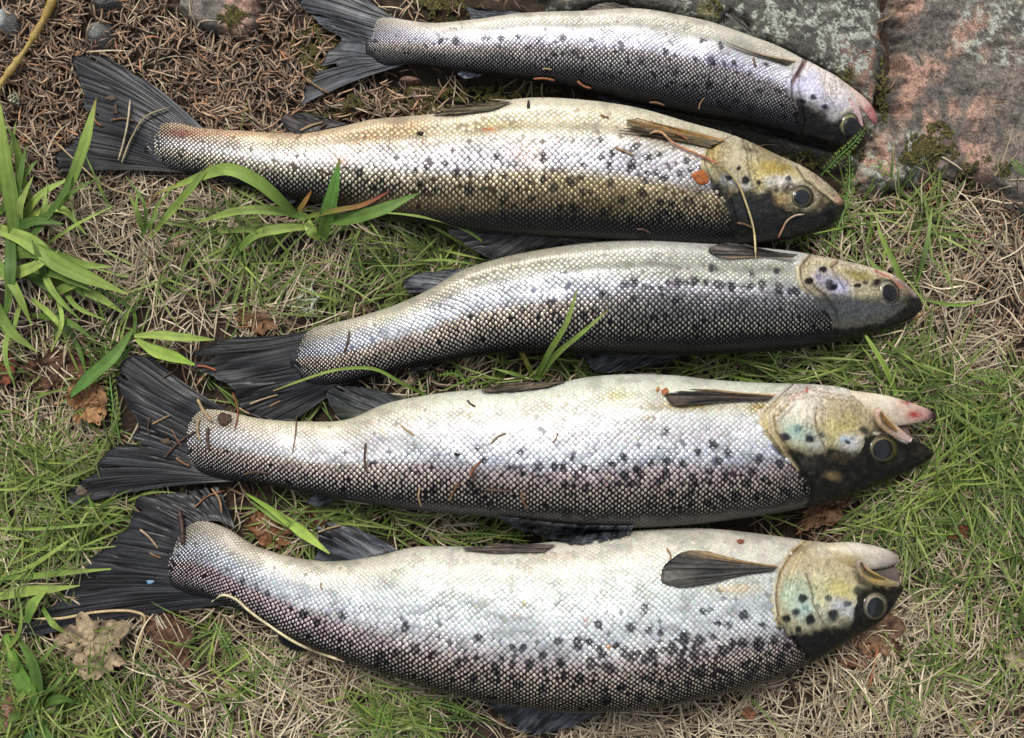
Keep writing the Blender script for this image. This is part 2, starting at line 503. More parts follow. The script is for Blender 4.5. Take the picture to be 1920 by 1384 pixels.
    def ring(f, lift_):
        x = -(rr * ca)[None, :] * f * a_len[:, None]      # ca=-1 points to the tail after the flip below
        y = (rr * sa)[None, :] * f * b_len[:, None]
        z = lift_ * cp[:, None] * PXS + (-x) * (0.10 + tilt)[:, None] + y * tilt2[:, None]
        return P0[:, None, :] + Tu[:, None, :] * x[..., None] + Tv[:, None, :] * y[..., None] + N[:, None, :] * z[..., None]
    cen = P0 + N * (cp * .080 * PXS)[:, None]
    V = np.concatenate([cen[:, None, :], ring(.66, .066), ring(1.0, .0 + .012)], 1)     # n, 17, 3
    nets = nt
    soft_ = smooth(.25, .5, fbm(px / 34 + 11, py / 22 + sx, 3))[:, None] * smooth(.8, .97, sz)[:, None]
    sc = sc * np.interp(sz, [.7, .9], [.86, 1.0])[:, None]; nt = nt + .006 * (1 - smooth(.8, .95, sz))[:, None]
    edge = (.42 + .3 * soft_) * sc + (.55 - .3 * soft_) * nets
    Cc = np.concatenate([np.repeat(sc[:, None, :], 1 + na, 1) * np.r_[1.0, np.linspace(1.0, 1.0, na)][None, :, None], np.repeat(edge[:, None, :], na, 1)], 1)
    vx, vy = to_px(V)
    smv = spot_mask(vx, vy)[..., None] * np.clip(rng.normal(.95, .12, (n, 1, 1)), 0, 1)
    fac = np.r_[.74, np.full(na, .94), np.full(na, 1.0)][None, :, None]
    Cc = Cc * (1 - smv * fac) + smv * fac * lin([26, 29, 42])
    Mt = np.repeat(mt[:, None, None], 17, 1)
    Cc = np.concatenate([Cc, Mt], -1)
    V, Cc = V[keep], Cc[keep]; n = len(V)
    j = np.arange(na); j2 = (j + 1) % na
    t1 = np.stack([np.zeros(na, int), 1 + j, 1 + j2], 1)
    t2 = np.stack([1 + j, 1 + na + j, 1 + na + j2], 1); t3 = np.stack([1 + j, 1 + na + j2, 1 + j2], 1)
    tri = np.r_[t1, t2, t3]
    tri = (np.arange(n)[:, None, None] * 17 + tri[None]).reshape(-1, 3)
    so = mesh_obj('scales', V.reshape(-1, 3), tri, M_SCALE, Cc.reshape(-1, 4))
    so['kind'] = 'stuff'
    hang(root, so)

    # ---- eye
    zr = np.arange(0, 15) / 14.0
    ph = np.linspace(0, 2 * math.pi, 40, endpoint=False)
    rx, ry, rot = F['eye'][2], F['eye'][3], math.radians(F['eye'][4])
    # plane of the head around the eye
    def zat(x, y):
        jj = (np.hypot(to_px(P_head)[0] - x, to_px(P_head)[1] - y)).argmin(); return P_head.reshape(-1, 3)[jj, 2]
    Uh, Th = np.meshgrid(np.linspace(.8, 1, 120), np.linspace(.1, 3.04, 90), indexing='ij')
    P_head = S(Uh, Th, rel=False).reshape(-1, 3)
    z1, zx, zy = zat(ex, ey), zat(ex + 14, ey) - zat(ex - 14, ey), zat(ex, ey + 14) - zat(ex, ey - 14)
    def dome(rad, hgt, x0, y0, colfn, name, parent, z_add=0.0, rings=15):
        R_, PH = np.meshgrid(np.arange(rings) / (rings - 1.0), ph, indexing='ij')
        lx, ly = R_ * rad * np.cos(PH), R_ * rad * (ry / rx) * np.sin(PH)
        X = x0 + lx * math.cos(rot) - ly * math.sin(rot); Y = y0 + lx * math.sin(rot) + ly * math.cos(rot)
        Z = z1 + zx * (X - ex) / 28 + zy * (Y - ey) / 28 + hgt * (np.sqrt(np.clip(1 - (R_ * .93) ** 2, 0, 1)) - .37) + z_add
        Pw = W(X, Y, Z)
        o = mesh_obj(name, Pw.reshape(-1, 3), None, M_EYE, colfn(R_, PH).reshape(-1, 3), quads=grid_quads(rings, len(ph), True))
        hang(root, o) if parent is None else None
        if parent is not None:
            o.parent = parent
        return o
    irisc, dark, pup = lin(F['iris']), lin([22, 20, 18]), lin(F['pupil'])
    def iris_col(R_, PH):
        a = (1 - smooth(.86, .99, R_))[..., None]; i2 = smooth(.56, .64, R_ + .05 * (vnoise(PH * 2.4 + ex, R_ * 0) - .5))[..., None]
        warm = (0.5 + .5 * vnoise(PH * 3 + ex, R_ * 5))[..., None]
        ringl = np.exp(-((R_ - .74) / .05) ** 2)[..., None]
        c = irisc * warm * i2 + dark * (1 - i2)
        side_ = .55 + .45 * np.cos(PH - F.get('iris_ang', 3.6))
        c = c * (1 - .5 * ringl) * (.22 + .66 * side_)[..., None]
        outer = smooth(.72, .88, R_ + .08 * (vnoise(PH * 1.6 + ex, R_ * 0 + 3) - .5))[..., None]
        c = c * (1 - .72 * outer)
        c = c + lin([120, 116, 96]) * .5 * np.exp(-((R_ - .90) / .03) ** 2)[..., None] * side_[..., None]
        return c * a + dark * (1 - a)
    def pup_col(R_, PH):
        x = R_ * np.cos(PH); y = R_ * np.sin(PH)
        g = smooth(.75, 1, R_)[..., None]
        c = pup * .62 * (0.35 + 1.0 * vnoise(x * 1.6 + 3, y * 1.6 + 9))[..., None]
        return c * (1 - g) + lin([12, 12, 12]) * g
    eo = dome(er, er * PXS * .62, ex, ey, iris_col, 'eye', None, -0.0001)
    pdx, pdy, pr = F['eye'][5]
    po = dome(er * pr * 1.2, er * PXS * .22, ex + pdx, ey + pdy, pup_col, 'pupil', eo, er * PXS * .33)

    Fo = Fish(); Fo.root = root; Fo.S = S; Fo.U = U; Fo.L = L; Fo.zc = zc; Fo.F = F
    return Fo

# ---- fins: ribbed sheets with real thickness, ribs fan out from the base
def fin(root, name, B, T, z0, z1, nray, body_col, ray_col, edge_col=None, ride=False, bulge=(0, 0), label=None, ragged=3.0, fray=.5, rise=0.0, thick=.5):
    nray = int(nray * 1.6)
    B = hermite(B, 60) if len(B) > 2 else np.linspace(B[0], B[1], 60)
    T = hermite(T, 60)
    nb = nray * 5 + 1; na = 34
    b = np.linspace(0, 1, nb); a = np.linspace(0, 1, na)
    gi = lambda A_: np.stack([np.interp(b * 59, np.arange(60), A_[:, k]) for k in range(2)], -1)
    Bp, Tp = gi(B), gi(T)
    sd_ = random.random() * 50
    jag = (vnoise(b * nray * 1.3 + sd_, b * 0 + 3) - .5) * ragged + (vnoise(b * nray * .35 + sd_, b * 0 + 8) - .5) * ragged * 1.5
    dirv = Tp - Bp; ln = np.linalg.norm(dirv, axis=1)[:, None]
    Tp = Tp + dirv / (ln + 1e-6) * jag[:, None]
    AA, BB = np.meshgrid(a, b, indexing='ij')
    X = Bp[None, :, 0] * (1 - AA) + Tp[None, :, 0] * AA
    Y = Bp[None, :, 1] * (1 - AA) + Tp[None, :, 1] * AA
    bl = bulge[0] * (1 - BB) + bulge[1] * BB
    nx, ny = -dirv[:, 1] / ln[:, 0], dirv[:, 0] / ln[:, 0]
    X = X + nx[None] * bl * np.sin(AA * math.pi); Y = Y + ny[None] * bl * np.sin(AA * math.pi)
    wob = (fbm(AA * 2.2 + sd_, BB * nray / 3, 2) - .5) * .6
    ph = (BB * nray + wob * 1.2)
    r1 = np.abs(np.sin(ph * math.pi)) ; r2 = np.abs(np.sin(ph * 2 * math.pi)); r3 = np.abs(np.sin(ph * 4 * math.pi))
    branch = smooth(.35, .6, AA); br2 = smooth(.65, .85, AA)
    r1 = r1 * (.35 + 1.1 * vnoise(BB * nray * .5 + sd_, AA * .4))
    rib = r1 * (1 - .55 * branch) + r2 * .55 * branch * (1 - .4 * br2) + r3 * .35 * br2
    amp = 0.00013 * thick / .5 * (1 - .35 * AA)
    Z = z0 * (1 - AA) + z1 * AA + rise * np.sin(AA * math.pi)
    Z = Z + 0.0045 * (fbm(AA * 1.5 + sd_, BB * 3 + sd_, 2) - .5) * smooth(0, .35, AA)
    if ride:
        hb_ = hz_blur(X, Y, 4)
        # smooth the ground the fin lies on, so the sheet bridges it
        for _ in range(6):
            p_ = np.pad(hb_, 1, mode='edge'); hb_ = np.maximum(hb_, (p_[:-2, 1:-1] + p_[2:, 1:-1] + p_[1:-1, :-2] + p_[1:-1, 2:]) / 4)
        Z = np.maximum(Z, hb_ + 0.0010 + 0.0008 * AA)
    fold = np.exp(-((vnoise(BB * nray * .8 + sd_, AA * .7) - .5) / .05) ** 2) * smooth(.05, .3, AA)
    Zt = Z + rib * amp - fold * 0.0007
    g = fbm(BB * nray * 1.7 + sd_, AA * 1.4, 3)
    g2 = fbm(BB * nray * .6 + sd_, AA * 3.4, 3)
    body_col, ray_col = lin(body_col), lin(ray_col)
    mixr = np.clip((rib - .35) * .35 + .35 + (g - .5) * 1.9 + (g2 - .5) * 1.5, 0, 1)[..., None]
    c = body_col * (1 - mixr) + ray_col * mixr
    c = c * (1 - .6 * fold)[..., None]
    if edge_col is not None:
        ec, side, wd = edge_col
        e_ = (BB if side == 0 else 1 - BB)
        k = (1 - smooth(wd * .5, wd, e_ + .1 * (g - .5)))[..., None] * (0.4 + .6 * (1 - AA[..., None])) 
        c = c * (1 - k) + lin(ec) * k
    top = W(X, Y, Zt); bot = W(X, Y, Z - 0.0003 - 0.0004 * (1 - AA))
    nT = top.reshape(-1, 3)
    q = grid_quads(na, nb)
    # frayed tips: drop cells between split rays
    qi = np.arange(len(q)); ai = qi // (nb - 1); bi = qi % (nb - 1)
    split = (vnoise(b[:-1] * nray * 1.9 + sd_ + 9, b[:-1] * 0) < .22 * fray)
    depth = 1 - .32 * vnoise(b[:-1] * nray * .9 + sd_, b[:-1] * 0 + 5)
    drop = split[bi] & (a[ai] > depth[bi])
    q = q[~drop]
    verts = np.r_[nT, bot.reshape(-1, 3)]
    k = len(nT)
    cc = np.r_[c.reshape(-1, 3), c.reshape(-1, 3) * .8]
    rim = []
    edge = np.r_[np.arange(nb), (np.arange(1, na) * nb + nb - 1), ((na - 1) * nb + np.arange(nb - 2, -1, -1)), (np.arange(na - 2, 0, -1) * nb)]
    e2 = np.roll(edge, -1)
    rim = np.stack([edge, e2, e2 + k, edge + k], 1)
    o = mesh_obj(name, verts, None, M_FIN, cc, quads=np.r_[q, q[:, ::-1] + k, rim])
    hang(root, o)
    if label: o['label'] = label
    raster_add(X, Y, Zt)
    return o

def loft_part(root, name, Us, Ls, kth, zlift, colfn, mat=None, z=None, n=40, m=20):
    """small tapering part: jaw, maxilla"""
    Us, Ls = hermite(Us, n), hermite(Ls, n)
    ph_ = np.linspace(0, 2 * math.pi, m, endpoint=False)
    w_ = np.linalg.norm(Us - Ls, axis=1) / 2 * PXS
    u = np.linspace(0, 1, n)
    end = np.sqrt(np.clip(1 - ((u - .5) * 2) ** 8, 0.02, 1))
    zc = z if np.ndim(z) else np.full(n, z)
    zc = np.interp(u, np.linspace(0, 1, len(zc)), zc) + zlift
    P = np.zeros((n, m, 3)); C = np.zeros((n, m, 3))
    for j, p in enumerate(ph_):
        tt = (1 - math.cos(p)) / 2
        X = Us[:, 0] * (1 - tt) + Ls[:, 0] * tt; Y = Us[:, 1] * (1 - tt) + Ls[:, 1] * tt
        Z = zc + w_ * kth * math.sin(p) * end
        P[:, j] = W(X, Y, Z); C[:, j] = colfn(u, np.full(n, tt), X, Y)
    V = np.r_[P.reshape(-1, 3), [P[0].mean(0)], [P[-1].mean(0)]]
    Cc = np.r_[C.reshape(-1, 3), [C[0].mean(0)], [C[-1].mean(0)]]
    k = n * m; j = np.arange(m); j2 = (j + 1) % m
    tr = np.r_[np.stack([np.full(m, k), j, j2], 1), np.stack([np.full(m, k + 1), (n - 1) * m + j2, (n - 1) * m + j], 1)]
    Cc = np.concatenate([Cc, np.full((len(Cc), 1), .05)], 1)
    o = mesh_obj(name, V, tr, mat or M_SKIN, Cc, quads=grid_quads(n, m, True))
    hang(root, o)
    raster_add(to_px(P)[0], to_px(P)[1], P[..., 2])
    return o

def strip_pair(center, widths):
    c = hermite(center, 24); w = np.interp(np.linspace(0, 1, 24), np.linspace(0, 1, len(widths)), widths)
    t = np.gradient(c, axis=0); t /= np.linalg.norm(t, axis=1)[:, None]
    nrm = np.stack([t[:, 1], -t[:, 0]], 1)
    return c + nrm * w[:, None] / 2, c - nrm * w[:, None] / 2

# ------------------------------------------------------------------ data of each fish
def sp(*a): return [(x, y, r) for (x, y, r) in a]
def rnd_spots(n, x0, x1, ya, yb, r0, r1, seed):
    g = np.random.default_rng(seed); out = []
    for _ in range(n):
        x = g.uniform(x0, x1); y = np.interp(x, ya[0], ya[1]) + g.random() * (np.interp(x, yb[0], yb[1]) - np.interp(x, ya[0], ya[1]))
        out.append((x, y, g.uniform(r0, r1)))
    return out

F1 = dict(tone=.92, seed=1.3, pitch=8.6, lift=0.002, crease=.10,
  label='topmost trout, slim and silver with a lilac sheen, resting against the granite rock',
  stations=[[(698, 52), (699, 108)], [(706, 38), (712, 117)], [(728, 33), (735, 120)], [(763, 38), (768, 119)], [(800, 43), (805, 123)], [(884, 38), (888, 137)], [(977, 26), (985, 150)],
    [(1094, 22), (1088, 170)], [(1205, 19), (1190, 194)], [(1270, 30), (1255, 207)], [(1330, 43), (1310, 218)], [(1392, 64), (1370, 228)], [(1455, 87), (1425, 240)],
    [(1499, 109), (1477, 253)], [(1540, 130), (1525, 266)], [(1572, 148), (1562, 276)], [(1592, 168), (1590, 282)], [(1604, 190), (1612, 282)], [(1613, 215), (1624, 270)], [(1622, 240), (1628, 256)]],
  gill=[(1513, 100), (1500, 131), (1487, 150), (1485, 175), (1493, 203), (1500, 235), (1494, 268)],
  preop=[(1545, 140), (1538, 170), (1541, 190), (1552, 210)], dark_y=190,
  eye=(1592, 233, 18, 22, 20, (4, 4, .62)), iris=(176, 172, 120), pupil=(70, 76, 82),
  lines=[([(1500, 131), (1487, 152)], -1.4, 4)],
  ramps=(ramp([(0, (219, 212, 192), (190, 182, 168), 1, .15), (.14, (206, 199, 182), (168, 160, 150), 1, .2), (.3, (212, 208, 211), (150, 144, 160), .98, .5), (.5, (217, 214, 223), (120, 112, 130), .95, .6), (.63, (214, 202, 190), (84, 76, 72), .88, .5), (.8, (196, 190, 184), (26, 25, 27), .74, .4), (1, (90, 90, 96), (14, 14, 17), .5, .2)]),
         ramp([(0, (223, 217, 200), (200, 192, 178), 1, .1), (.12, (210, 204, 187), (180, 174, 160), 1, .15), (.22, (196, 194, 180), (140, 138, 128), 1, .3), (.36, (223, 222, 229), (150, 146, 162), .98, .55), (.46, (216, 214, 226), (118, 112, 140), .95, .6), (.54, (190, 182, 180), (62, 57, 58), .84, .5), (.72, (176, 172, 170), (26, 26, 29), .72, .4), (.88, (110, 112, 116), (18, 18, 21), .55, .3), (1, (40, 42, 48), (12, 12, 15), .4, .2)])),
  blend=(760, 1150),
  spots=sp((853, 77, 6), (826, 77, 5), (798, 87, 5), (906, 72, 5), (916, 74, 5), (939, 71, 5), (971, 70, 4), (1009, 80, 4), (931, 87, 4), (1056, 71, 5), (990, 90, 5), (1038, 102, 5), (1076, 98, 5),
    (1166, 84, 7), (1246, 95, 7), (1317, 77, 6), (1350, 86, 5), (1336, 114, 9), (1305, 111, 5), (1358, 117, 5), (1377, 119, 6), (1438, 122, 6), (1267, 102, 5), (1155, 95, 4), (1108, 75, 4), (1097, 89, 4),
    (1405, 137, 6), (1267, 137, 7), (1202, 116, 7), (1330, 159, 7), (1461, 170, 8), (1380, 162, 7), (1424, 170, 7), (1349, 194, 7), (1408, 203, 7))
    + rnd_spots(12, 900, 1470, ([900, 1470], [100, 185]), ([900, 1470], [135, 235]), 4, 7, 5),
  stains=[],
  head=[(0, (232, 220, 206)), (.2, (222, 212, 208)), (.45, (206, 200, 216)), (.62, (150, 146, 156)), (1, (26, 26, 28))],
  paint=[('blob', 1515, 160, 24, 26, 30, (208, 204, 232), .9, .5), ('blob', 1512, 178, 18, 12, 30, (226, 224, 240), .6, .6), ('blob', 1560, 165, 30, 14, 50, (216, 206, 196), .7, .5),
    ('below', [(1480, 180), (1489, 184), (1517, 196), (1549, 219), (1567, 231), (1585, 215), (1640, 222)], (22, 23, 25), .97, 8),
    ('blob', 1570, 212, 12, 10, 0, (176, 172, 168), .7, .5), ('blob', 1592, 208, 14, 5, -30, (196, 184, 150), .7, .5),
    ('line', [(1511, 112), (1500, 131), (1487, 152)], (96, 40, 34), .9, 4), ('line', [(1487, 152), (1485, 175), (1493, 203)], (120, 110, 100), .7, 3),
    ('blob', 1505, 189, 5, 4, 0, (20, 24, 34), .95, .4), ('blob', 1526, 183, 7, 6, 0, (38, 40, 60), .95, .35), ('blob', 1548, 200, 6, 6, 0, (22, 24, 34), .95, .35),
    ('blob', 1430, 92, 30, 3, 30, (170, 90, 76), .5, .5)])

F2 = dict(seed=2.9, pitch=12.2, lift=0.001, crease=.10,
  label='second trout from the top, golden brown with a yellow cheek',
  stations=[[(283, 258), (284, 290)], [(289, 242), (290, 303)], [(304, 232), (308, 314)], [(375, 240), (375, 328)], [(459, 246), (450, 346)], [(531, 250), (520, 364)], [(631, 240), (612, 382)], [(694, 226), (688, 398)],
    [(806, 216), (790, 419)], [(890, 203), (880, 433)], [(975, 187), (975, 441)], [(1100, 190), (1098, 447)], [(1194, 204), (1188, 453)], [(1296, 233), (1280, 458)], [(1385, 259), (1368, 459)],
    [(1452, 289), (1437, 455)], [(1512, 317), (1493, 445)], [(1555, 348), (1541, 431)], [(1576, 370), (1568, 413)], [(1585, 386), (1580, 398)]],
  gill=[(1385, 250), (1356, 264), (1330, 281), (1323, 304), (1334, 330), (1352, 362), (1366, 400), (1378, 440), (1382, 470)],
  preop=[(1392, 262), (1400, 286), (1404, 320), (1413, 361)], dark_y=350,
  eye=(1504, 369, 22, 22, 0, (-1, 0, .52)), iris=(150, 138, 104), pupil=(96, 108, 124),
  lines=[([(1346, 305), (1362, 335), (1369, 367)], -.7, 3), ([(1495, 312), (1510, 335), (1535, 352), (1566, 376)], -.8, 4), ([(1320, 262), (1260, 240)], -.3, 10)],
  ramps=(ramp([(0, (206, 186, 156), (150, 128, 104), 1, .15), (.12, (199, 178, 145), (140, 116, 90), 1, .2), (.28, (200, 191, 172), (124, 112, 100), .97, .4), (.45, (232, 228, 226), (130, 122, 120), .97, .55), (.6, (214, 208, 190), (80, 72, 58), .9, .5), (.75, (190, 184, 160), (28, 26, 22), .8, .4), (.9, (150, 148, 136), (14, 14, 14), .62, .3), (1, (50, 50, 52), (12, 12, 14), .45, .2)]),
         ramp([(0, (221, 215, 192), (200, 190, 168), 1, .1), (.12, (213, 206, 178), (184, 172, 146), 1, .15), (.24, (204, 197, 174), (150, 140, 124), 1, .3), (.4, (226, 222, 224), (120, 114, 118), .97, .5), (.52, (225, 224, 229), (98, 94, 108), .95, .6), (.62, (212, 198, 164), (88, 74, 52), .9, .45), (.76, (196, 182, 146), (40, 33, 24), .8, .4), (.88, (150, 140, 116), (20, 18, 15), .6, .3), (.95, (60, 58, 56), (15, 15, 15), .5, .2), (1, (40, 40, 42), (14, 14, 16), .45, .2)])),
  blend=(560, 1000),
  spots=sp((877, 297, 6), (931, 295, 6), (834, 307, 5), (800, 315, 5), (856, 326, 8), (912, 334, 8), (947, 332, 9), (880, 356, 9), (1019, 295, 9), (1069, 342, 9), (1039, 350, 9), (1127, 262, 7), (1128, 295, 7), (1094, 311, 7), (1142, 311, 7), (1184, 311, 8),
    (1191, 273, 8), (1147, 287, 6), (991, 339, 8), (1019, 336, 7), (1144, 345, 8), (997, 373, 9), (1106, 362, 7), (1167, 373, 9), (944, 398, 9), (1072, 389, 7), (1131, 400, 7), (866, 389, 6), (964, 389, 6), (1181, 411, 7), (672, 323, 8), (647, 315, 6), (787, 345, 8), (700, 351, 8),
    (1238, 290, 7), (1217, 296, 8), (1186, 309, 8), (1146, 288, 6), (1275, 326, 7), (1214, 324, 6), (1227, 325, 6), (1244, 335, 9), (1312, 314, 5), (1295, 320, 5), (1205, 361, 9), (1166, 374, 9), (1238, 381, 8), (1260, 382, 7), (1297, 377, 7), (1273, 406, 7), (972, 355, 6), (740, 352, 6), (1090, 330, 5), (1210, 340, 6))
    + rnd_spots(14, 720, 1330, ([720, 1330], [350, 400]), ([720, 1330], [390, 440]), 5, 8, 6),
  stains=[(700, 255, 80, 14, (160, 122, 76), .55), (760, 240, 50, 14, (164, 128, 76), .7), (800, 268, 20, 4, (190, 110, 76), .4), (670, 268, 20, 4, (190, 110, 76), .4), (340, 250, 36, 9, (150, 60, 48), .6), (900, 250, 140, 22, (170, 158, 120), .35), (1100, 235, 120, 22, (190, 180, 146), .4), (800, 380, 200, 20, (150, 130, 84), .3), (1150, 350, 160, 26, (176, 156, 108), .35), (430, 250, 90, 4, (180, 120, 84), .45),
    (935, 235, 60, 10, (176, 160, 100), .6), (990, 290, 30, 20, (226, 170, 130), .4), (917, 243, 14, 3, (206, 110, 70), .8), (1270, 255, 60, 10, (120, 84, 40), .8), (1220, 246, 40, 8, (130, 96, 50), .6), (640, 300, 14, 10, (232, 160, 120), .6), (1150, 380, 60, 20, (110, 96, 50), .4)],
  head=[(0, (214, 204, 176)), (.15, (196, 182, 140)), (.35, (198, 184, 134)), (.55, (176, 168, 132)), (.7, (90, 84, 66)), (1, (26, 25, 24))],
  paint=[('blob', 1352, 290, 22, 20, -40, (184, 154, 88), .7, .6), ('blob', 1385, 300, 30, 26, 20, (196, 184, 150), .8, .4), ('blob', 1365, 340, 16, 12, 30, (214, 216, 222), .85, .4), ('blob', 1402, 348, 14, 12, 0, (208, 208, 204), .8, .5),
    ('blob', 1445, 318, 40, 13, 12, (196, 168, 64), .8, .6), ('blob', 1460, 312, 26, 8, 10, (178, 150, 48), .8, .5), ('blob', 1462, 340, 34, 11, 5, (220, 216, 206), .9, .5), ('blob', 1422, 340, 12, 16, 0, (216, 198, 120), .8, .5),
    ('blob', 1440, 290, 50, 12, 24, (140, 122, 74), .7, .5), ('blob', 1407, 282, 12, 6, 20, (70, 52, 34), .7, .5),
    ('below', [(1320, 330), (1345, 345), (1360, 352), (1400, 362), (1447, 359), (1462, 380), (1485, 396), (1530, 396), (1556, 372), (1600, 366)], (30, 31, 32), .97, 8),
    ('blob', 1468, 372, 15, 12, 0, (176, 144, 86), .8, .5), ('blob', 1535, 372, 18, 20, 30, (70, 58, 40), .85, .5), ('blob', 1480, 352, 14, 10, -30, (56, 46, 30), .8, .4),
    ('blob', 1540, 340, 44, 11, 38, (178, 158, 128), .9, .4), ('blob', 1574, 372, 9, 9, 0, (190, 140, 112), .8, .5), ('line', [(1495, 308), (1510, 330), (1535, 350), (1566, 376)], (208, 192, 150), .8, 3), ('line', [(1493, 314), (1508, 336), (1533, 356), (1560, 378)], (44, 38, 26), .8, 2.2),
    ('line', [(1392, 262), (1400, 286), (1404, 320), (1413, 361)], (112, 96, 58), .8, 2.2), ('line', [(1346, 305), (1362, 335), (1369, 367)], (140, 120, 84), .8, 3), ('line', [(1340, 300), (1330, 285), (1345, 272)], (210, 176, 96), .7, 5),
    ('blob', 1367, 333, 7, 6, 0, (18, 20, 30), .97, .3), ('blob', 1386, 317, 5, 5, 0, (24, 22, 24), .95, .3), ('blob', 1399, 338, 6, 8, 0, (16, 16, 20), .97, .3), ('blob', 1423, 342, 6, 6, 0, (24, 26, 38), .97, .3), ('blob', 1479, 336, 7, 5, 0, (40, 44, 66), .9, .4), ('blob', 1455, 355, 5, 5, 0, (60, 52, 48), .8, .5),
    ('blob', 1556, 402, 9, 9, 0, (10, 10, 11), .95, .4), ('blob', 1380, 390, 60, 18, 10, (52, 55, 58), .6, .6)])

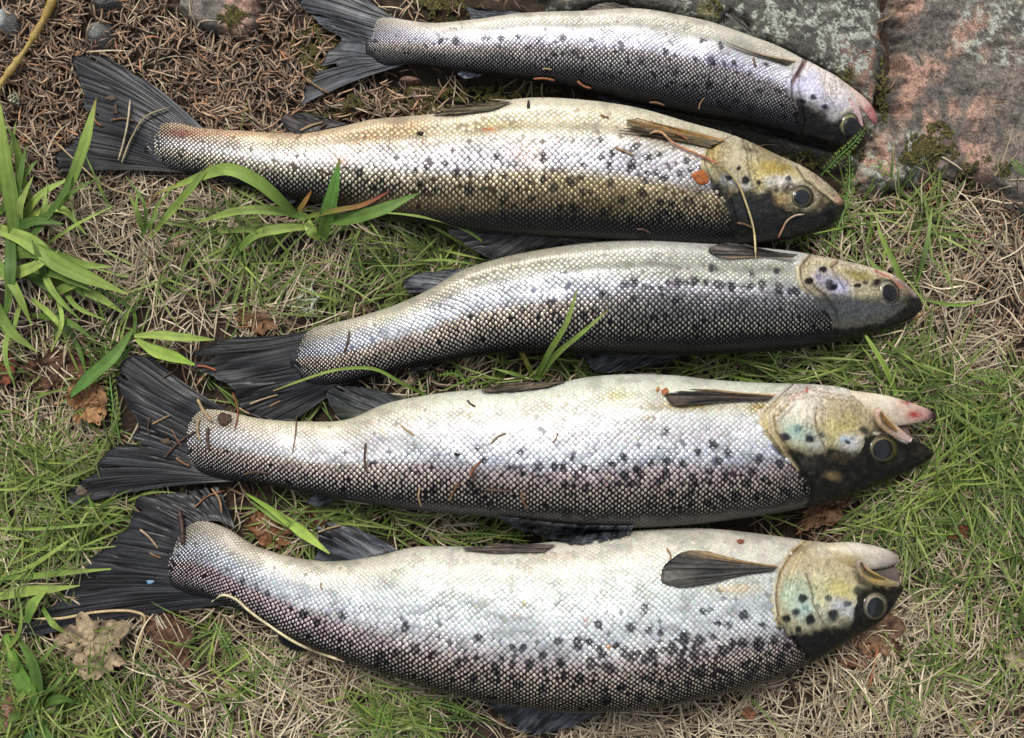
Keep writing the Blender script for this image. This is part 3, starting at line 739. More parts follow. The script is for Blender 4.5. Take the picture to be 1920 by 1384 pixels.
F3 = dict(tone=.84, seed=4.4, pitch=11.6, lift=0.0, crease=.12,
  label='third trout from the top, bent silver body, dark grey head',
  stations=[[(558, 655), (556, 692)], [(564, 636), (562, 706)], [(582, 619), (580, 718)], [(613, 609), (625, 721)], [(665, 596), (690, 708)], [(731, 576), (760, 692)], [(800, 546), (830, 679)], [(872, 505), (895, 669)], [(929, 487), (945, 663)],
    [(1013, 469), (1020, 662)], [(1111, 455), (1115, 664)], [(1210, 449), (1210, 666)], [(1294, 454), (1290, 666)], [(1400, 463), (1395, 662)], [(1494, 473), (1490, 655)], [(1572, 487), (1570, 641)],
    [(1638, 503), (1638, 624)], [(1685, 522), (1690, 607)], [(1712, 545), (1714, 594)], [(1726, 563), (1726, 582)]],
  gill=[(1532, 465), (1520, 479), (1503, 500), (1503, 520), (1512, 540), (1534, 558), (1556, 590), (1562, 615), (1558, 650)],
  preop=[(1560, 505), (1565, 516), (1583, 542)], dark_y=550,
  eye=(1667, 547, 19, 24, -25, (1, 2, .58)), iris=(214, 206, 170), pupil=(44, 48, 56),
  lines=[([(1640, 508), (1665, 520), (1690, 540), (1712, 562)], -.8, 3)],
  ramps=(ramp([(0, (200, 195, 172), (160, 152, 134), 1, .15), (.15, (199, 193, 171), (150, 144, 128), 1, .25), (.3, (209, 211, 212), (120, 124, 136), .97, .55), (.45, (218, 222, 229), (104, 112, 130), .96, .6), (.55, (222, 208, 192), (70, 62, 58), .9, .5), (.7, (224, 206, 186), (22, 19, 19), .84, .45), (.88, (200, 192, 180), (12, 12, 13), .72, .4), (1, (60, 60, 66), (10, 10, 12), .5, .2)]),
         ramp([(0, (217, 217, 209), (196, 194, 188), 1, .1), (.1, (208, 208, 196), (180, 178, 168), 1, .15), (.2, (172, 174, 158), (120, 122, 110), 1, .3), (.34, (182, 182, 172), (112, 112, 106), 1, .4), (.42, (196, 194, 200), (84, 80, 88), .95, .5), (.50, (156, 155, 156), (46, 46, 50), .88, .5), (.68, (146, 146, 144), (26, 27, 29), .76, .45), (.84, (186, 182, 162), (14, 14, 15), .62, .4), (.92, (36, 38, 42), (12, 12, 14), .5, .2), (1, (28, 30, 34), (12, 12, 14), .4, .2)])),
  blend=(960, 1270),
  spots=sp((882, 594, 6), (923, 598, 4), (979, 580, 6), (1030, 570, 9), (1171, 534, 8), (1189, 531, 7), (1208, 537, 7), (1253, 531, 7), (1273, 530, 8), (1238, 539, 7), (1131, 552, 6), (1048, 603, 8), (1095, 591, 8), (1114, 582, 8), (1266, 566, 8), (1187, 560, 7), (1303, 526, 8), (1324, 530, 8), (1354, 534, 8), (1373, 538, 9),
    (1407, 538, 8), (1430, 534, 8), (1460, 541, 10), (1492, 545, 10), (1288, 529, 7), (1343, 532, 7), (1410, 513, 6), (1335, 504, 7), (1457, 508, 6), (1392, 536, 6), (1222, 540, 5), (1290, 505, 3), (1480, 545, 6))
    + rnd_spots(10, 1040, 1480, ([1040, 1480], [590, 570]), ([1040, 1480], [640, 630]), 5, 8, 8),
  stains=[(980, 500, 120, 8, (170, 168, 140), .3)],
  head=[(0, (222, 206, 184)), (.2, (206, 192, 150)), (.38, (176, 164, 128)), (.52, (128, 124, 106)), (.66, (86, 90, 92)), (.85, (60, 63, 66)), (1, (16, 17, 18))],
  paint=[('blob', 1530, 500, 26, 20, -20, (204, 190, 140), .7, .5), ('blob', 1555, 528, 32, 17, 25, (164, 158, 188), .85, .6), ('blob', 1575, 540, 16, 12, 0, (186, 184, 220), .7, .5), ('blob', 1610, 515, 34, 10, 12, (150, 138, 66), .9, .5),
    ('blob', 1630, 545, 20, 14, 0, (178, 170, 134), .8, .5), ('blob', 1650, 505, 60, 8, 15, (206, 190, 168), .8, .5),
    ('below', [(1500, 548), (1536, 556), (1580, 553), (1619, 562), (1640, 560), (1660, 572), (1690, 552), (1740, 548)], (76, 80, 82), .92, 8),
    ('blob', 1690, 545, 22, 20, 30, (84, 72, 54), .8, .5), ('blob', 1636, 563, 20, 6, 0, (78, 78, 46), .5, .5), ('blob', 1600, 590, 60, 20, -4, (88, 92, 94), .6, .5),
    ('below', [(1500, 612), (1541, 617), (1625, 612), (1665, 600), (1690, 584), (1705, 566), (1740, 548)], (17, 18, 18), .96, 5),
    ('blob', 1712, 562, 13, 16, 20, (24, 24, 23), .9, .5), ('line', [(1642, 508), (1665, 519), (1690, 538)], (176, 104, 80), .85, 4), ('line', [(1680, 522), (1700, 534), (1716, 552)], (176, 146, 138), .8, 5), ('line', [(1645, 516), (1670, 530), (1696, 552)], (34, 29, 24), .6, 2),
    ('blob', 1645, 530, 13, 7, -30, (34, 28, 22), .9, .4), ('line', [(1560, 505), (1583, 542)], (90, 76, 76), .7, 2), ('line', [(1534, 465), (1520, 479), (1503, 500), (1503, 520)], (150, 130, 100), .7, 3),
    ('blob', 1517, 527, 8, 7, 0, (20, 16, 22), .98, .3), ('blob', 1544, 506, 9, 6, 0, (22, 18, 24), .98, .3), ('blob', 1535, 518, 6, 6, 0, (110, 100, 130), .8, .4), ('blob', 1557, 535, 12, 9, 30, (22, 20, 30), .98, .25), ('blob', 1608, 536, 7, 6, 0, (26, 22, 22), .98, .3), ('blob', 1623, 530, 5, 4, 0, (40, 32, 26), .9, .4)])

F4 = dict(seed=6.1, pitch=12.2, lift=0.003, crease=.05,
  label='fourth trout from the top, bright silver with an open bloody mouth and turquoise cheek spots',
  stations=[[(342, 820), (342, 852)], [(347, 795), (347, 868)], [(368, 774), (368, 882)], [(412, 769), (415, 896)], [(475, 783), (475, 905)], [(569, 791), (569, 922)], [(655, 786), (655, 938)], [(719, 759), (725, 949)], [(803, 741), (805, 959)], [(897, 731), (900, 967)],
    [(1022, 724), (1025, 980)], [(1100, 708), (1105, 987)], [(1194, 702), (1195, 989)], [(1257, 704), (1260, 986)], [(1354, 714), (1355, 976)], [(1451, 719), (1450, 962)], [(1531, 721), (1530, 947)],
    [(1596, 732), (1598, 928)], [(1640, 762), (1648, 908)], [(1680, 795), (1690, 889)], [(1715, 822), (1722, 873)], [(1746, 843), (1749, 857)]],
  gill=[(1500, 712), (1462, 745), (1434, 774), (1436, 803), (1463, 838), (1493, 880), (1512, 905), (1516, 930), (1512, 960)],
  preop=[(1531, 764), (1528, 785), (1533, 810), (1548, 843)], dark_y=845,
  eye=(1657, 840, 28, 27, 0, (-1, 2, .56)), iris=(164, 152, 110), pupil=(58, 64, 74),
  lines=[([(1480, 758), (1452, 782), (1458, 812), (1475, 840), (1500, 880)], -.8, 3), ([(1560, 790), (1562, 810), (1575, 840)], -.3, 3), ([(1470, 742), (1520, 730), (1600, 745)], -.4, 3), ([(1475, 752), (1525, 742), (1590, 752)], -.4, 3)],
  ramps=(ramp([(0, (200, 193, 165), (168, 158, 134), 1, .15), (.15, (206, 199, 178), (160, 150, 132), 1, .2), (.32, (234, 230, 226), (150, 144, 140), .98, .4), (.48, (226, 228, 231), (130, 128, 132), .96, .55), (.58, (220, 206, 190), (66, 56, 54), .9, .5), (.74, (220, 202, 192), (24, 18, 20), .84, .45), (.9, (196, 186, 178), (12, 11, 12), .7, .4), (1, (40, 40, 42), (10, 10, 11), .4, .2)]),
         ramp([(0, (213, 215, 200), (200, 200, 186), 1, .08), (.14, (217, 215, 196), (196, 190, 172), 1, .12), (.28, (215, 215, 211), (160, 158, 160), .99, .4), (.42, (229, 230, 233), (134, 134, 144), .97, .55), (.53, (220, 225, 230), (112, 116, 130), .95, .6), (.62, (214, 200, 200), (70, 58, 64), .9, .5), (.76, (206, 190, 178), (36, 28, 28), .84, .45), (.9, (184, 174, 160), (18, 16, 16), .7, .4), (.97, (70, 68, 66), (30, 29, 28), .5, .2), (1, (96, 93, 88), (70, 68, 64), .5, .1)])),
  blend=(560, 950),
  spots=sp((908, 861, 8), (977, 847, 7), (1008, 874, 10), (1039, 875, 9), (1056, 877, 8), (1075, 858, 6), (1095, 877, 8), (1080, 891, 8), (1147, 869, 9), (1169, 858, 8), (894, 842, 4), (812, 864, 4), (856, 854, 4), (861, 851, 4), (912, 896, 7), (883, 906, 8), (941, 889, 6), (1059, 911, 8), (1097, 919, 9), (1169, 892, 8), (1194, 881, 9),
    (1119, 886, 6), (898, 939, 7), (1062, 963, 10), (1249, 809, 7), (1338, 833, 9), (1365, 849, 9), (1237, 840, 6), (1310, 849, 6), (1250, 866, 8), (1221, 870, 8), (1279, 870, 8), (1347, 866, 9), (1423, 861, 10), (1170, 857, 6), (1199, 887, 10), (1360, 893, 10), (1328, 885, 7), (1400, 903, 10), (1431, 899, 9), (1462, 870, 9),
    (1234, 903, 10), (1410, 883, 9), (1257, 925, 9), (1299, 919, 9), (1347, 929, 8), (1379, 932, 9), (1418, 932, 8), (1441, 935, 8), (1218, 948, 10), (1328, 943, 8), (1480, 925, 7), (955, 877, 5), (965, 876, 5), (975, 878, 5), (695, 870, 6), (770, 880, 5))
    + rnd_spots(16, 640, 1480, ([640, 1480], [890, 890]), ([640, 1480], [930, 945]), 5, 8, 9),
  stains=[(1155, 742, 26, 10, (176, 172, 120), .8), (1290, 762, 90, 8, (168, 146, 84), .75), (1420, 764, 24, 12, (150, 128, 66), .9), (1217, 785, 12, 5, (170, 150, 118), .7), (882, 780, 8, 5, (190, 160, 110), .8), (720, 808, 7, 5, (196, 180, 130), .8), (1197, 822, 6, 4, (150, 140, 120), .6), (425, 790, 18, 14, (66, 50, 42), .8), (720, 770, 80, 10, (176, 176, 150), .5), (1185, 828, 4, 5, (160, 140, 110), .7)],
  strip_t=.56,
  head=[(0, (232, 226, 214)), (.15, (224, 208, 182)), (.3, (196, 178, 132)), (.45, (196, 180, 130)), (.6, (140, 132, 100)), (.72, (40, 38, 34)), (1, (14, 14, 14))],
  paint=[('blob', 1520, 735, 60, 12, 4, (226, 216, 198), .7, .5), ('blob', 1600, 770, 50, 22, 10, (178, 160, 112), .8, .5), ('blob', 1500, 775, 40, 26, -20, (218, 212, 192), .8, .5), ('blob', 1580, 800, 30, 20, 0, (188, 172, 98), .8, .6), ('blob', 1560, 770, 22, 26, 0, (176, 160, 118), .6, .5),
    ('blob', 1500, 815, 36, 20, 20, (160, 192, 176), .8, .6), ('blob', 1487, 812, 12, 14, 0, (176, 210, 190), .6, .5), ('blob', 1530, 832, 20, 12, 30, (204, 206, 196), .8, .5), ('blob', 1560, 830, 12, 16, 10, (190, 184, 112), .8, .5), ('blob', 1597, 832, 26, 15, 0, (208, 210, 208), .85, .6), ('blob', 1585, 826, 10, 6, 0, (150, 190, 220), .7, .5),
    ('below', [(1440, 832), (1463, 840), (1490, 846), (1541, 852), (1560, 842), (1600, 852), (1616, 846), (1622, 815), (1650, 806), (1700, 820), (1760, 830)], (21, 20, 18), .98, 8),
    ('blob', 1575, 858, 26, 7, 0, (64, 54, 34), .7, .5), ('blob', 1562, 893, 16, 7, 10, (120, 104, 60), .75, .5), ('blob', 1510, 870, 22, 12, 0, (52, 52, 50), .6, .6),
    ('line', [(1478, 758), (1452, 782), (1458, 812), (1475, 840)], (160, 132, 84), .8, 3), ('line', [(1462, 745), (1434, 774), (1436, 803), (1463, 838), (1493, 880)], (196, 176, 120), .8, 4), ('line', [(1531, 764), (1528, 785), (1533, 810), (1548, 843)], (120, 98, 62), .85, 2.4),
    ('line', [(1560, 790), (1562, 812)], (214, 200, 130), .6, 3), ('line', [(1470, 742), (1520, 730), (1600, 745)], (176, 150, 116), .6, 2.5), ('line', [(1475, 752), (1525, 742), (1590, 752)], (180, 150, 120), .6, 2.5), ('line', [(1480, 748), (1500, 737), (1515, 733)], (196, 110, 86), .6, 2), ('line', [(1640, 812), (1665, 814), (1700, 828)], (214, 206, 180), .85, 3), ('blob', 1513, 731, 3, 5, 0, (170, 50, 40), .8, .5),
    ('blob', 1473, 820, 11, 9, 0, (34, 40, 50), .98, .35), ('blob', 1497, 804, 8, 7, 0, (96, 126, 126), .8, .5), ('blob', 1520, 822, 10, 9, 0, (36, 42, 52), .98, .35), ('blob', 1541, 817, 6, 6, 0, (70, 72, 70), .8, .5), ('blob', 1588, 830, 5, 4, 0, (22, 28, 40), .95, .4), ('blob', 1622, 806, 9, 7, 0, (54, 54, 50), .95, .4), ('blob', 1598, 822, 4, 4, 0, (90, 120, 150), .6, .5)])

F5 = dict(seed=8.2, pitch=12.0, lift=0.002, crease=.03,
  label='bottom trout, deep pale belly, tail bent upwards and a black pectoral fin held out',
  stations=[[(322, 1030), (310, 1066)], [(337, 1003), (318, 1092)], [(366, 979), (344, 1109)], [(415, 986), (381, 1118)], [(473, 1021), (425, 1133)], [(527, 1040), (480, 1160)], [(593, 1052), (548, 1197)], [(650, 1052), (622, 1227)], [(712, 1042), (690, 1252)], [(776, 1027), (770, 1278)],
    [(872, 1026), (868, 1304)], [(970, 1024), (970, 1322)], [(1060, 1014), (1065, 1333)], [(1150, 1000), (1155, 1332)], [(1250, 992), (1250, 1320)], [(1340, 993), (1345, 1301)], [(1433, 1003), (1435, 1277)],
    [(1507, 1013), (1510, 1245)], [(1560, 1020), (1570, 1212)], [(1602, 1040), (1622, 1182)], [(1640, 1070), (1660, 1154)], [(1668, 1084), (1682, 1124)], [(1689, 1094), (1694, 1104)]],
  gill=[(1528, 1005), (1500, 1025), (1483, 1043), (1466, 1070), (1458, 1100), (1457, 1127), (1463, 1167), (1480, 1195), (1512, 1225), (1518, 1260)],
  preop=[(1510, 1075), (1517, 1090), (1521, 1110), (1526, 1135), (1547, 1173)], dark_y=1180,
  eye=(1641, 1136, 23, 27, 15, (1, 3, .56)), iris=(206, 196, 168), pupil=(74, 84, 100),
  lines=[([(1495, 1050), (1505, 1066), (1514, 1080)], -.5, 4), ([(1436, 1090), (1445, 1130), (1458, 1170)], -.3, 4)],
  ramps=(ramp([(0, (191, 182, 160), (150, 140, 124), 1, .12), (.14, (199, 193, 176), (158, 150, 140), 1, .2), (.35, (213, 219, 222), (124, 130, 140), .98, .5), (.52, (210, 212, 217), (96, 96, 108), .95, .5), (.62, (222, 200, 196), (40, 26, 32), .88, .45), (.78, (224, 204, 210), (24, 14, 19), .84, .45), (.92, (200, 186, 184), (14, 11, 12), .72, .4), (1, (60, 56, 56), (12, 11, 12), .5, .2)]),
         ramp([(0, (212, 208, 192), (190, 184, 172), 1, .06), (.12, (215, 212, 196), (190, 186, 174), 1, .1), (.25, (204, 212, 202), (150, 156, 152), .99, .3), (.42, (221, 227, 227), (130, 138, 140), .98, .45), (.56, (224, 227, 228), (112, 116, 118), .96, .5), (.68, (224, 214, 210), (82, 72, 76), .92, .5), (.77, (222, 206, 192), (42, 32, 32), .86, .45), (.9, (206, 190, 170), (22, 18, 17), .76, .4), (1, (130, 122, 110), (16, 14, 14), .6, .3)])),
  blend=(480, 900),
  spots=sp((568, 1151, 9), (593, 1165, 8), (643, 1155, 7), (760, 1176, 9), (779, 1218, 10), (824, 1194, 5), (872, 1237, 8), (896, 1196, 8), (896, 1232, 7), (929, 1251, 9), (960, 1246, 7), (962, 1213, 6), (979, 1216, 8), (990, 1251, 8), (1018, 1229, 9), (1022, 1260, 8), (1047, 1201, 11), (1051, 1243, 10), (1083, 1207, 11), (1105, 1204, 8),
    (1122, 1171, 9), (1127, 1219, 8), (1107, 1241, 9), (1144, 1251, 8), (1085, 1273, 10), (744, 1223, 8), (710, 1238, 8), (841, 1257, 8), (801, 1273, 8), (888, 1273, 8), (969, 1285, 8), (1019, 1291, 8), (1138, 1310, 9), (1210, 1142, 9), (1182, 1177, 11), (1217, 1183, 9), (1238, 1187, 8), (1283, 1197, 11), (1312, 1200, 11), (1337, 1193, 8),
    (1347, 1170, 8), (1367, 1173, 9), (1395, 1153, 9), (1317, 1148, 7), (1335, 1142, 6), (1357, 1122, 5), (1157, 1210, 10), (1125, 1218, 9), (1260, 1217, 10), (1183, 1232, 10), (1223, 1227, 11), (1303, 1230, 9), (1325, 1227, 8), (1355, 1220, 12), (1373, 1208, 9), (1392, 1205, 12), (1423, 1208, 11), (1452, 1202, 9), (1278, 1245, 12), (1108, 1245, 11),
    (1143, 1253, 10), (1338, 1248, 9), (1312, 1262, 10), (1228, 1260, 7), (1253, 1255, 7), (1397, 1247, 9), (1420, 1250, 9), (1443, 1253, 10), (1463, 1238, 10), (1367, 1267, 8), (1403, 1267, 8), (1237, 1283, 9), (1207, 1272, 9), (1167, 1288, 9), (1267, 1290, 8), (1290, 1283, 8), (1133, 1310, 9), (1200, 1307, 8), (1353, 1287, 8),
    (480, 1100, 7), (500, 1112, 7), (455, 1090, 6), (1428, 1172, 6), (1267, 1200, 5), (1140, 1152, 3)),
  stains=[(1380, 1105, 50, 10, (206, 176, 120), .6), (1310, 1080, 60, 6, (186, 168, 120), .4), (982, 1132, 5, 4, (186, 160, 110), .9), (972, 1152, 4, 5, (170, 150, 110), .8), (945, 1160, 5, 4, (150, 140, 100), .8), (1141, 1214, 5, 4, (220, 160, 110), .8), (1131, 1122, 5, 4, (206, 180, 150), .7), (1100, 1165, 5, 8, (200, 160, 140), .6), (1040, 1045, 40, 8, (206, 188, 160), .6), (460, 1030, 30, 8, (190, 180, 150), .5)],
  strip_t=.6,
  head=[(0, (224, 214, 190)), (.15, (206, 192, 156)), (.3, (196, 182, 136)), (.5, (208, 202, 156)), (.68, (190, 186, 150)), (.8, (40, 38, 34)), (1, (15, 15, 15))],
  paint=[('blob', 1500, 1030, 30, 26, -50, (206, 180, 124), .8, .5), ('blob', 1530, 1050, 34, 20, 20, (176, 160, 124), .7, .5), ('blob', 1570, 1070, 40, 30, 30, (186, 170, 124), .6, .5), ('blob', 1580, 1035, 50, 10, 8, (206, 194, 166), .7, .5),
    ('blob', 1495, 1115, 34, 34, 0, (186, 204, 172), .9, .4), ('blob', 1510, 1140, 22, 24, 0, (170, 200, 190), .7, .5), ('blob', 1545, 1105, 26, 26, 20, (206, 206, 156), .85, .5), ('blob', 1575, 1105, 26, 16, 30, (204, 190, 106), .8, .5), ('blob', 1582, 1140, 26, 14, 20, (198, 202, 214), .9, .5), ('blob', 1550, 1155, 18, 16, 0, (200, 200, 176), .8, .5),
    ('blob', 1450, 1120, 10, 44, 0, (222, 214, 186), .9, .4), ('blob', 1432, 1090, 14, 16, 0, (226, 220, 204), .8, .5),
    ('below', [(1445, 1172), (1463, 1176), (1485, 1190), (1520, 1186), (1547, 1176), (1575, 1172), (1593, 1182), (1603, 1150), (1608, 1112), (1620, 1104), (1668, 1098), (1700, 1090)], (17, 17, 16), .98, 8),
    ('line', [(1500, 1025), (1483, 1043), (1466, 1070), (1458, 1100), (1457, 1127), (1463, 1167)], (160, 124, 66), .8, 3), ('line', [(1510, 1075), (1517, 1090), (1521, 1110), (1526, 1135), (1547, 1173)], (112, 96, 66), .85, 2.2), ('line', [(1436, 1080), (1445, 1130), (1458, 1172)], (196, 176, 136), .7, 3),
    ('blob', 1507, 1122, 8, 8, 0, (40, 44, 46), .98, .35), ('blob', 1493, 1148, 8, 8, 0, (40, 46, 50), .98, .35), ('blob', 1475, 1160, 8, 9, 0, (28, 30, 34), .98, .35), ('blob', 1520, 1162, 10, 11, 20, (26, 28, 32), .98, .3), ('blob', 1496, 1182, 7, 7, 0, (24, 26, 28), .95, .4), ('blob', 1512, 1140, 5, 5, 0, (110, 140, 136), .8, .5), ('blob', 1552, 1122, 6, 6, 0, (70, 72, 62), .9, .4),
    ('blob', 1589, 1132, 7, 7, 0, (60, 66, 80), .9, .4), ('blob', 1533, 1136, 4, 6, 0, (100, 102, 86), .8, .4), ('blob', 1562, 1153, 10, 10, 0, (38, 42, 46), .97, .4), ('blob', 1608, 1108, 9, 9, 0, (58, 58, 48), .9, .4), ('blob', 1530, 1102, 4, 4, 0, (120, 120, 90), .8, .5), ('blob', 1500, 1030, 30, 5, -20, (96, 84, 60), .35, .6)])

for F_ in (F1, F2, F3, F4, F5):
    F_['pupil'] = tuple(int(v * .55) for v in F_['pupil'])
    F_['spots'] = [(x, y, r * .9) for (x, y, r) in F_['spots']]
F5['spots'] += rnd_spots(40, 640, 1480, ([640, 1000, 1200, 1480], [1200, 1235, 1220, 1200]), ([640, 1000, 1200, 1480], [1230, 1300, 1310, 1265]), 4, 8, 21)
F4['spots'] += rnd_spots(30, 620, 1480, ([620, 1480], [885, 880]), ([620, 1480], [930, 945]), 4, 7, 22)
F2['spots'] += rnd_spots(24, 640, 1330, ([640, 1330], [300, 300]), ([640, 1330], [380, 430]), 3.5, 6, 23)
fishes = [build_fish(F) for F in (F5, F3, F1, F2, F4)]
R5, R3, R1, R2, R4 = [f.root for f in fishes]
def zat(f, u): return float(np.interp(u, np.linspace(0, 1, 700), f.zc))

DK, DR = (9, 10, 11), (50, 52, 56)
def tail(f, B, T, nray, bulge=(0, 0), z1=.0065, dk=DK, dr=DR, **k):
    B = np.array(B, float); Tq = hermite(np.array(T, float), len(B))
    dv = B - Tq; dv /= np.linalg.norm(dv, axis=1)[:, None]
    B = B + dv * 16
    return fin(f.root, 'tail_fin', B, T, zat(f, .012) + .0006, z1, nray, dk, dr, ragged=7, bulge=bulge, **k)
f5, f3, f1, f2, f4 = fishes
# trout 1
tail(f1, [(745, 36), (722, 33), (704, 45), (700, 78), (704, 108), (722, 118), (768, 121)], [(600, -60), (566, -30), (560, -8), (570, 14), (588, 34), (612, 54), (634, 68), (622, 92), (592, 134), (572, 168), (557, 203)], 19, (0, 8), dk=(26, 28, 31), dr=(84, 88, 96))
fin(R1, 'pectoral_fin', [(1493, 112), (1476, 121)], [(1346, 72), (1362, 80), (1392, 93), (1440, 108)], .025, .028, 7, (30, 25, 20), (96, 84, 68), ((196, 176, 140), 0, .3), ride=True, ragged=2, bulge=(-6, 0))
fin(R1, 'pelvic_fin', [(1206, 20), (1180, 24)], [(1150, 4), (1120, 8), (1094, 21)], .014, .012, 6, (60, 52, 46), (110, 100, 90), ragged=2)
fin(R1, 'pectoral_fin', [(1410, 62), (1385, 52)], [(1392, 36), (1375, 25), (1360, 27), (1360, 44)], .014, .015, 6, (60, 56, 52), (110, 106, 100), ragged=2)
fin(R1, 'anal_fin', [(980, 24), (890, 38)], [(905, 16), (875, 15), (884, 37)], .013, .012, 8, (22, 24, 28), (92, 96, 104), ragged=3)
fin(R1, 'adipose_fin', [(912, 136), (868, 131)], [(895, 145), (872, 147), (857, 138)], .014, .012, 3, (104, 112, 124), (130, 138, 150), ragged=0, fray=0)
fin(R1, 'dorsal_fin', [(1300, 212), (1262, 205), (1150, 180)], [(1200, 209), (1160, 202), (1128, 188), (1110, 172)], .016, .012, 10, (16, 18, 22), (66, 72, 84), ragged=5)
# trout 2
tail(f2, [(380, 242), (318, 228), (290, 245), (286, 275), (292, 304), (335, 324)], [(204, 108), (160, 100), (141, 108), (145, 135), (150, 165), (162, 200), (166, 232), (148, 256), (122, 276), (100, 298), (110, 322)], 20, (10, 4))
fin(R2, 'pectoral_fin', [(1360, 262), (1330, 276)], [(1194, 221), (1168, 227), (1180, 236), (1158, 243), (1196, 251), (1240, 258)], .035, .036, 9, (24, 18, 12), (126, 108, 74), ((150, 112, 56), 0, .3), ride=True, ragged=8, fray=1.6)
fin(R2, 'anal_fin', [(655, 232), (560, 252)], [(585, 214), (556, 213), (528, 218), (534, 248)], .018, .012, 9, (20, 18, 19), (84, 78, 76), ragged=4)
fin(R2, 'pelvic_fin', [(960, 190), (925, 206)], [(890, 192), (850, 198), (812, 211), (855, 214)], .020, .019, 7, (52, 46, 36), (120, 110, 84), ragged=2, ride=True)
fin(R2, 'adipose_fin', [(562, 372), (518, 364)], [(545, 386), (520, 383), (503, 374)], .014, .010, 3, (18, 20, 24), (52, 58, 66), ragged=0, fray=0)
fin(R2, 'dorsal_fin', [(1114, 448), (1030, 445), (900, 432)], [(1080, 466), (1010, 476), (900, 480), (866, 456), (834, 421)], .021, .017, 13, (14, 14, 15), (78, 78, 80), ragged=6)
# trout 3
tail(f3, [(606, 610), (570, 628), (560, 655), (560, 690), (575, 714), (620, 723), (668, 714)], [(440, 632), (385, 652), (366, 668), (368, 690), (400, 706), (430, 724), (442, 745), (456, 768), (500, 788), (556, 788)], 22, (-8, 4))
fin(R3, 'pectoral_fin', [(1497, 477), (1484, 485)], [(1400, 458), (1345, 458), (1329, 467), (1340, 478), (1370, 485)], .036, .036, 9, (36, 31, 28), (104, 96, 88), ((176, 140, 104), 1, .2), ride=True, ragged=2, bulge=(-3, 3))
fin(R3, 'pelvic_fin', [(1130, 450), (1098, 459)], [(1075, 431), (1052, 430), (1026, 437), (1034, 456)], .022, .019, 7, (44, 44, 42), (110, 110, 104), ragged=2)
fin(R3, 'anal_fin', [(874, 503), (808, 547)], [(820, 508), (790, 513), (758, 526), (766, 550)], .015, .010, 8, (28, 30, 32), (104, 108, 112), ragged=4)
fin(R3, 'adipose_fin', [(812, 684), (772, 690)], [(800, 698), (785, 700), (766, 697)], .013, .010, 3, (12, 13, 15), (34, 36, 40), ragged=0, fray=0)
fin(R3, 'dorsal_fin', [(1288, 663), (1200, 664), (1100, 660)], [(1240, 684), (1182, 692), (1114, 692), (1098, 678), (1068, 660)], .016, .012, 12, (14, 16, 18), (74, 80, 88), ragged=5)
# trout 4
tail(f4, [(425, 768), (385, 770), (356, 788), (346, 822), (350, 860), (372, 884), (480, 904)], [(284, 670), (248, 668), (222, 682), (219, 702), (226, 732), (240, 762), (256, 806), (236, 828), (208, 846), (180, 876), (150, 906), (120, 932), (140, 946)], 24, (-4, 12), z1=.0085)
fin(R4, 'pectoral_fin', [(1457, 739), (1440, 752)], [(1340, 730), (1290, 731), (1248, 744), (1260, 758), (1310, 758)], .043, .044, 10, (20, 16, 14), (86, 74, 60), ((206, 172, 116), 0, .3), ride=True, ragged=2, bulge=(-2, 2))
fin(R4, 'anal_fin', [(765, 748), (668, 786)], [(700, 728), (655, 724), (616, 730), (620, 760), (640, 790)], .02, .011, 10, (12, 13, 15), (66, 70, 72), ((70, 74, 64), 1, .35), ragged=4)
fin(R4, 'pelvic_fin', [(1062, 713), (1028, 725)], [(1000, 717), (950, 719), (903, 733), (950, 735)], .026, .022, 6, (60, 52, 44), (124, 110, 92), ragged=2, ride=True)
fin(R4, 'adipose_fin', [(632, 930), (588, 924)], [(616, 948), (600, 950), (574, 942)], .014, .010, 3, (24, 27, 32), (70, 76, 86), ragged=0, fray=0)
fin(R4, 'dorsal_fin', [(1190, 986), (1080, 984), (956, 970)], [(1180, 1003), (1131, 1014), (1040, 1012), (985, 998), (926, 968)], .022, .018, 13, (16, 18, 20), (84, 90, 96), ragged=4, ride=True)
# trout 5
tail(f5, [(437, 978), (395, 968), (362, 976), (332, 1004), (312, 1050), (322, 1096), (370, 1120), (426, 1134)], [(412, 916), (372, 916), (316, 926), (250, 945), (240, 977), (218, 1010), (186, 1034), (158, 1057), (146, 1082), (120, 1105), (92, 1138), (24, 1184), (70, 1192)], 30, (0, 6), z1=.0050)
fin(R5, 'pectoral_fin', [(1460, 1060), (1450, 1072)], [(1330, 1034), (1290, 1033), (1260, 1046), (1242, 1068), (1240, 1088), (1268, 1100), (1334, 1095)], .047, .050, 14, (16, 15, 15), (88, 84, 78), ((190, 158, 110), 0, .28), ride=True, ragged=2, fray=.2, thick=.6, bulge=(-4, 4))
fin(R5, 'anal_fin', [(747, 1032), (655, 1054)], [(700, 1004), (650, 984), (598, 988), (600, 1022), (590, 1050)], .018, .010, 11, (14, 16, 19), (82, 88, 96), ragged=5)
fin(R5, 'pelvic_fin', [(1042, 1021), (1020, 1035)], [(980, 1020), (925, 1020), (868, 1029), (930, 1037)], .028, .025, 6, (48, 42, 40), (108, 96, 88), ragged=1, ride=True)
fin(R5, 'adipose_fin', [(562, 1200), (516, 1178)], [(580, 1220), (556, 1220), (528, 1208)], .012, .009, 3, (10, 10, 12), (30, 32, 36), ragged=0, fray=0)
fin(R5, 'dorsal_fin', [(1150, 1330), (1040, 1326), (920, 1312)], [(1110, 1346), (1060, 1365), (972, 1371), (942, 1346), (898, 1308)], .016, .012, 14, (16, 17, 18), (82, 86, 90), ragged=6)

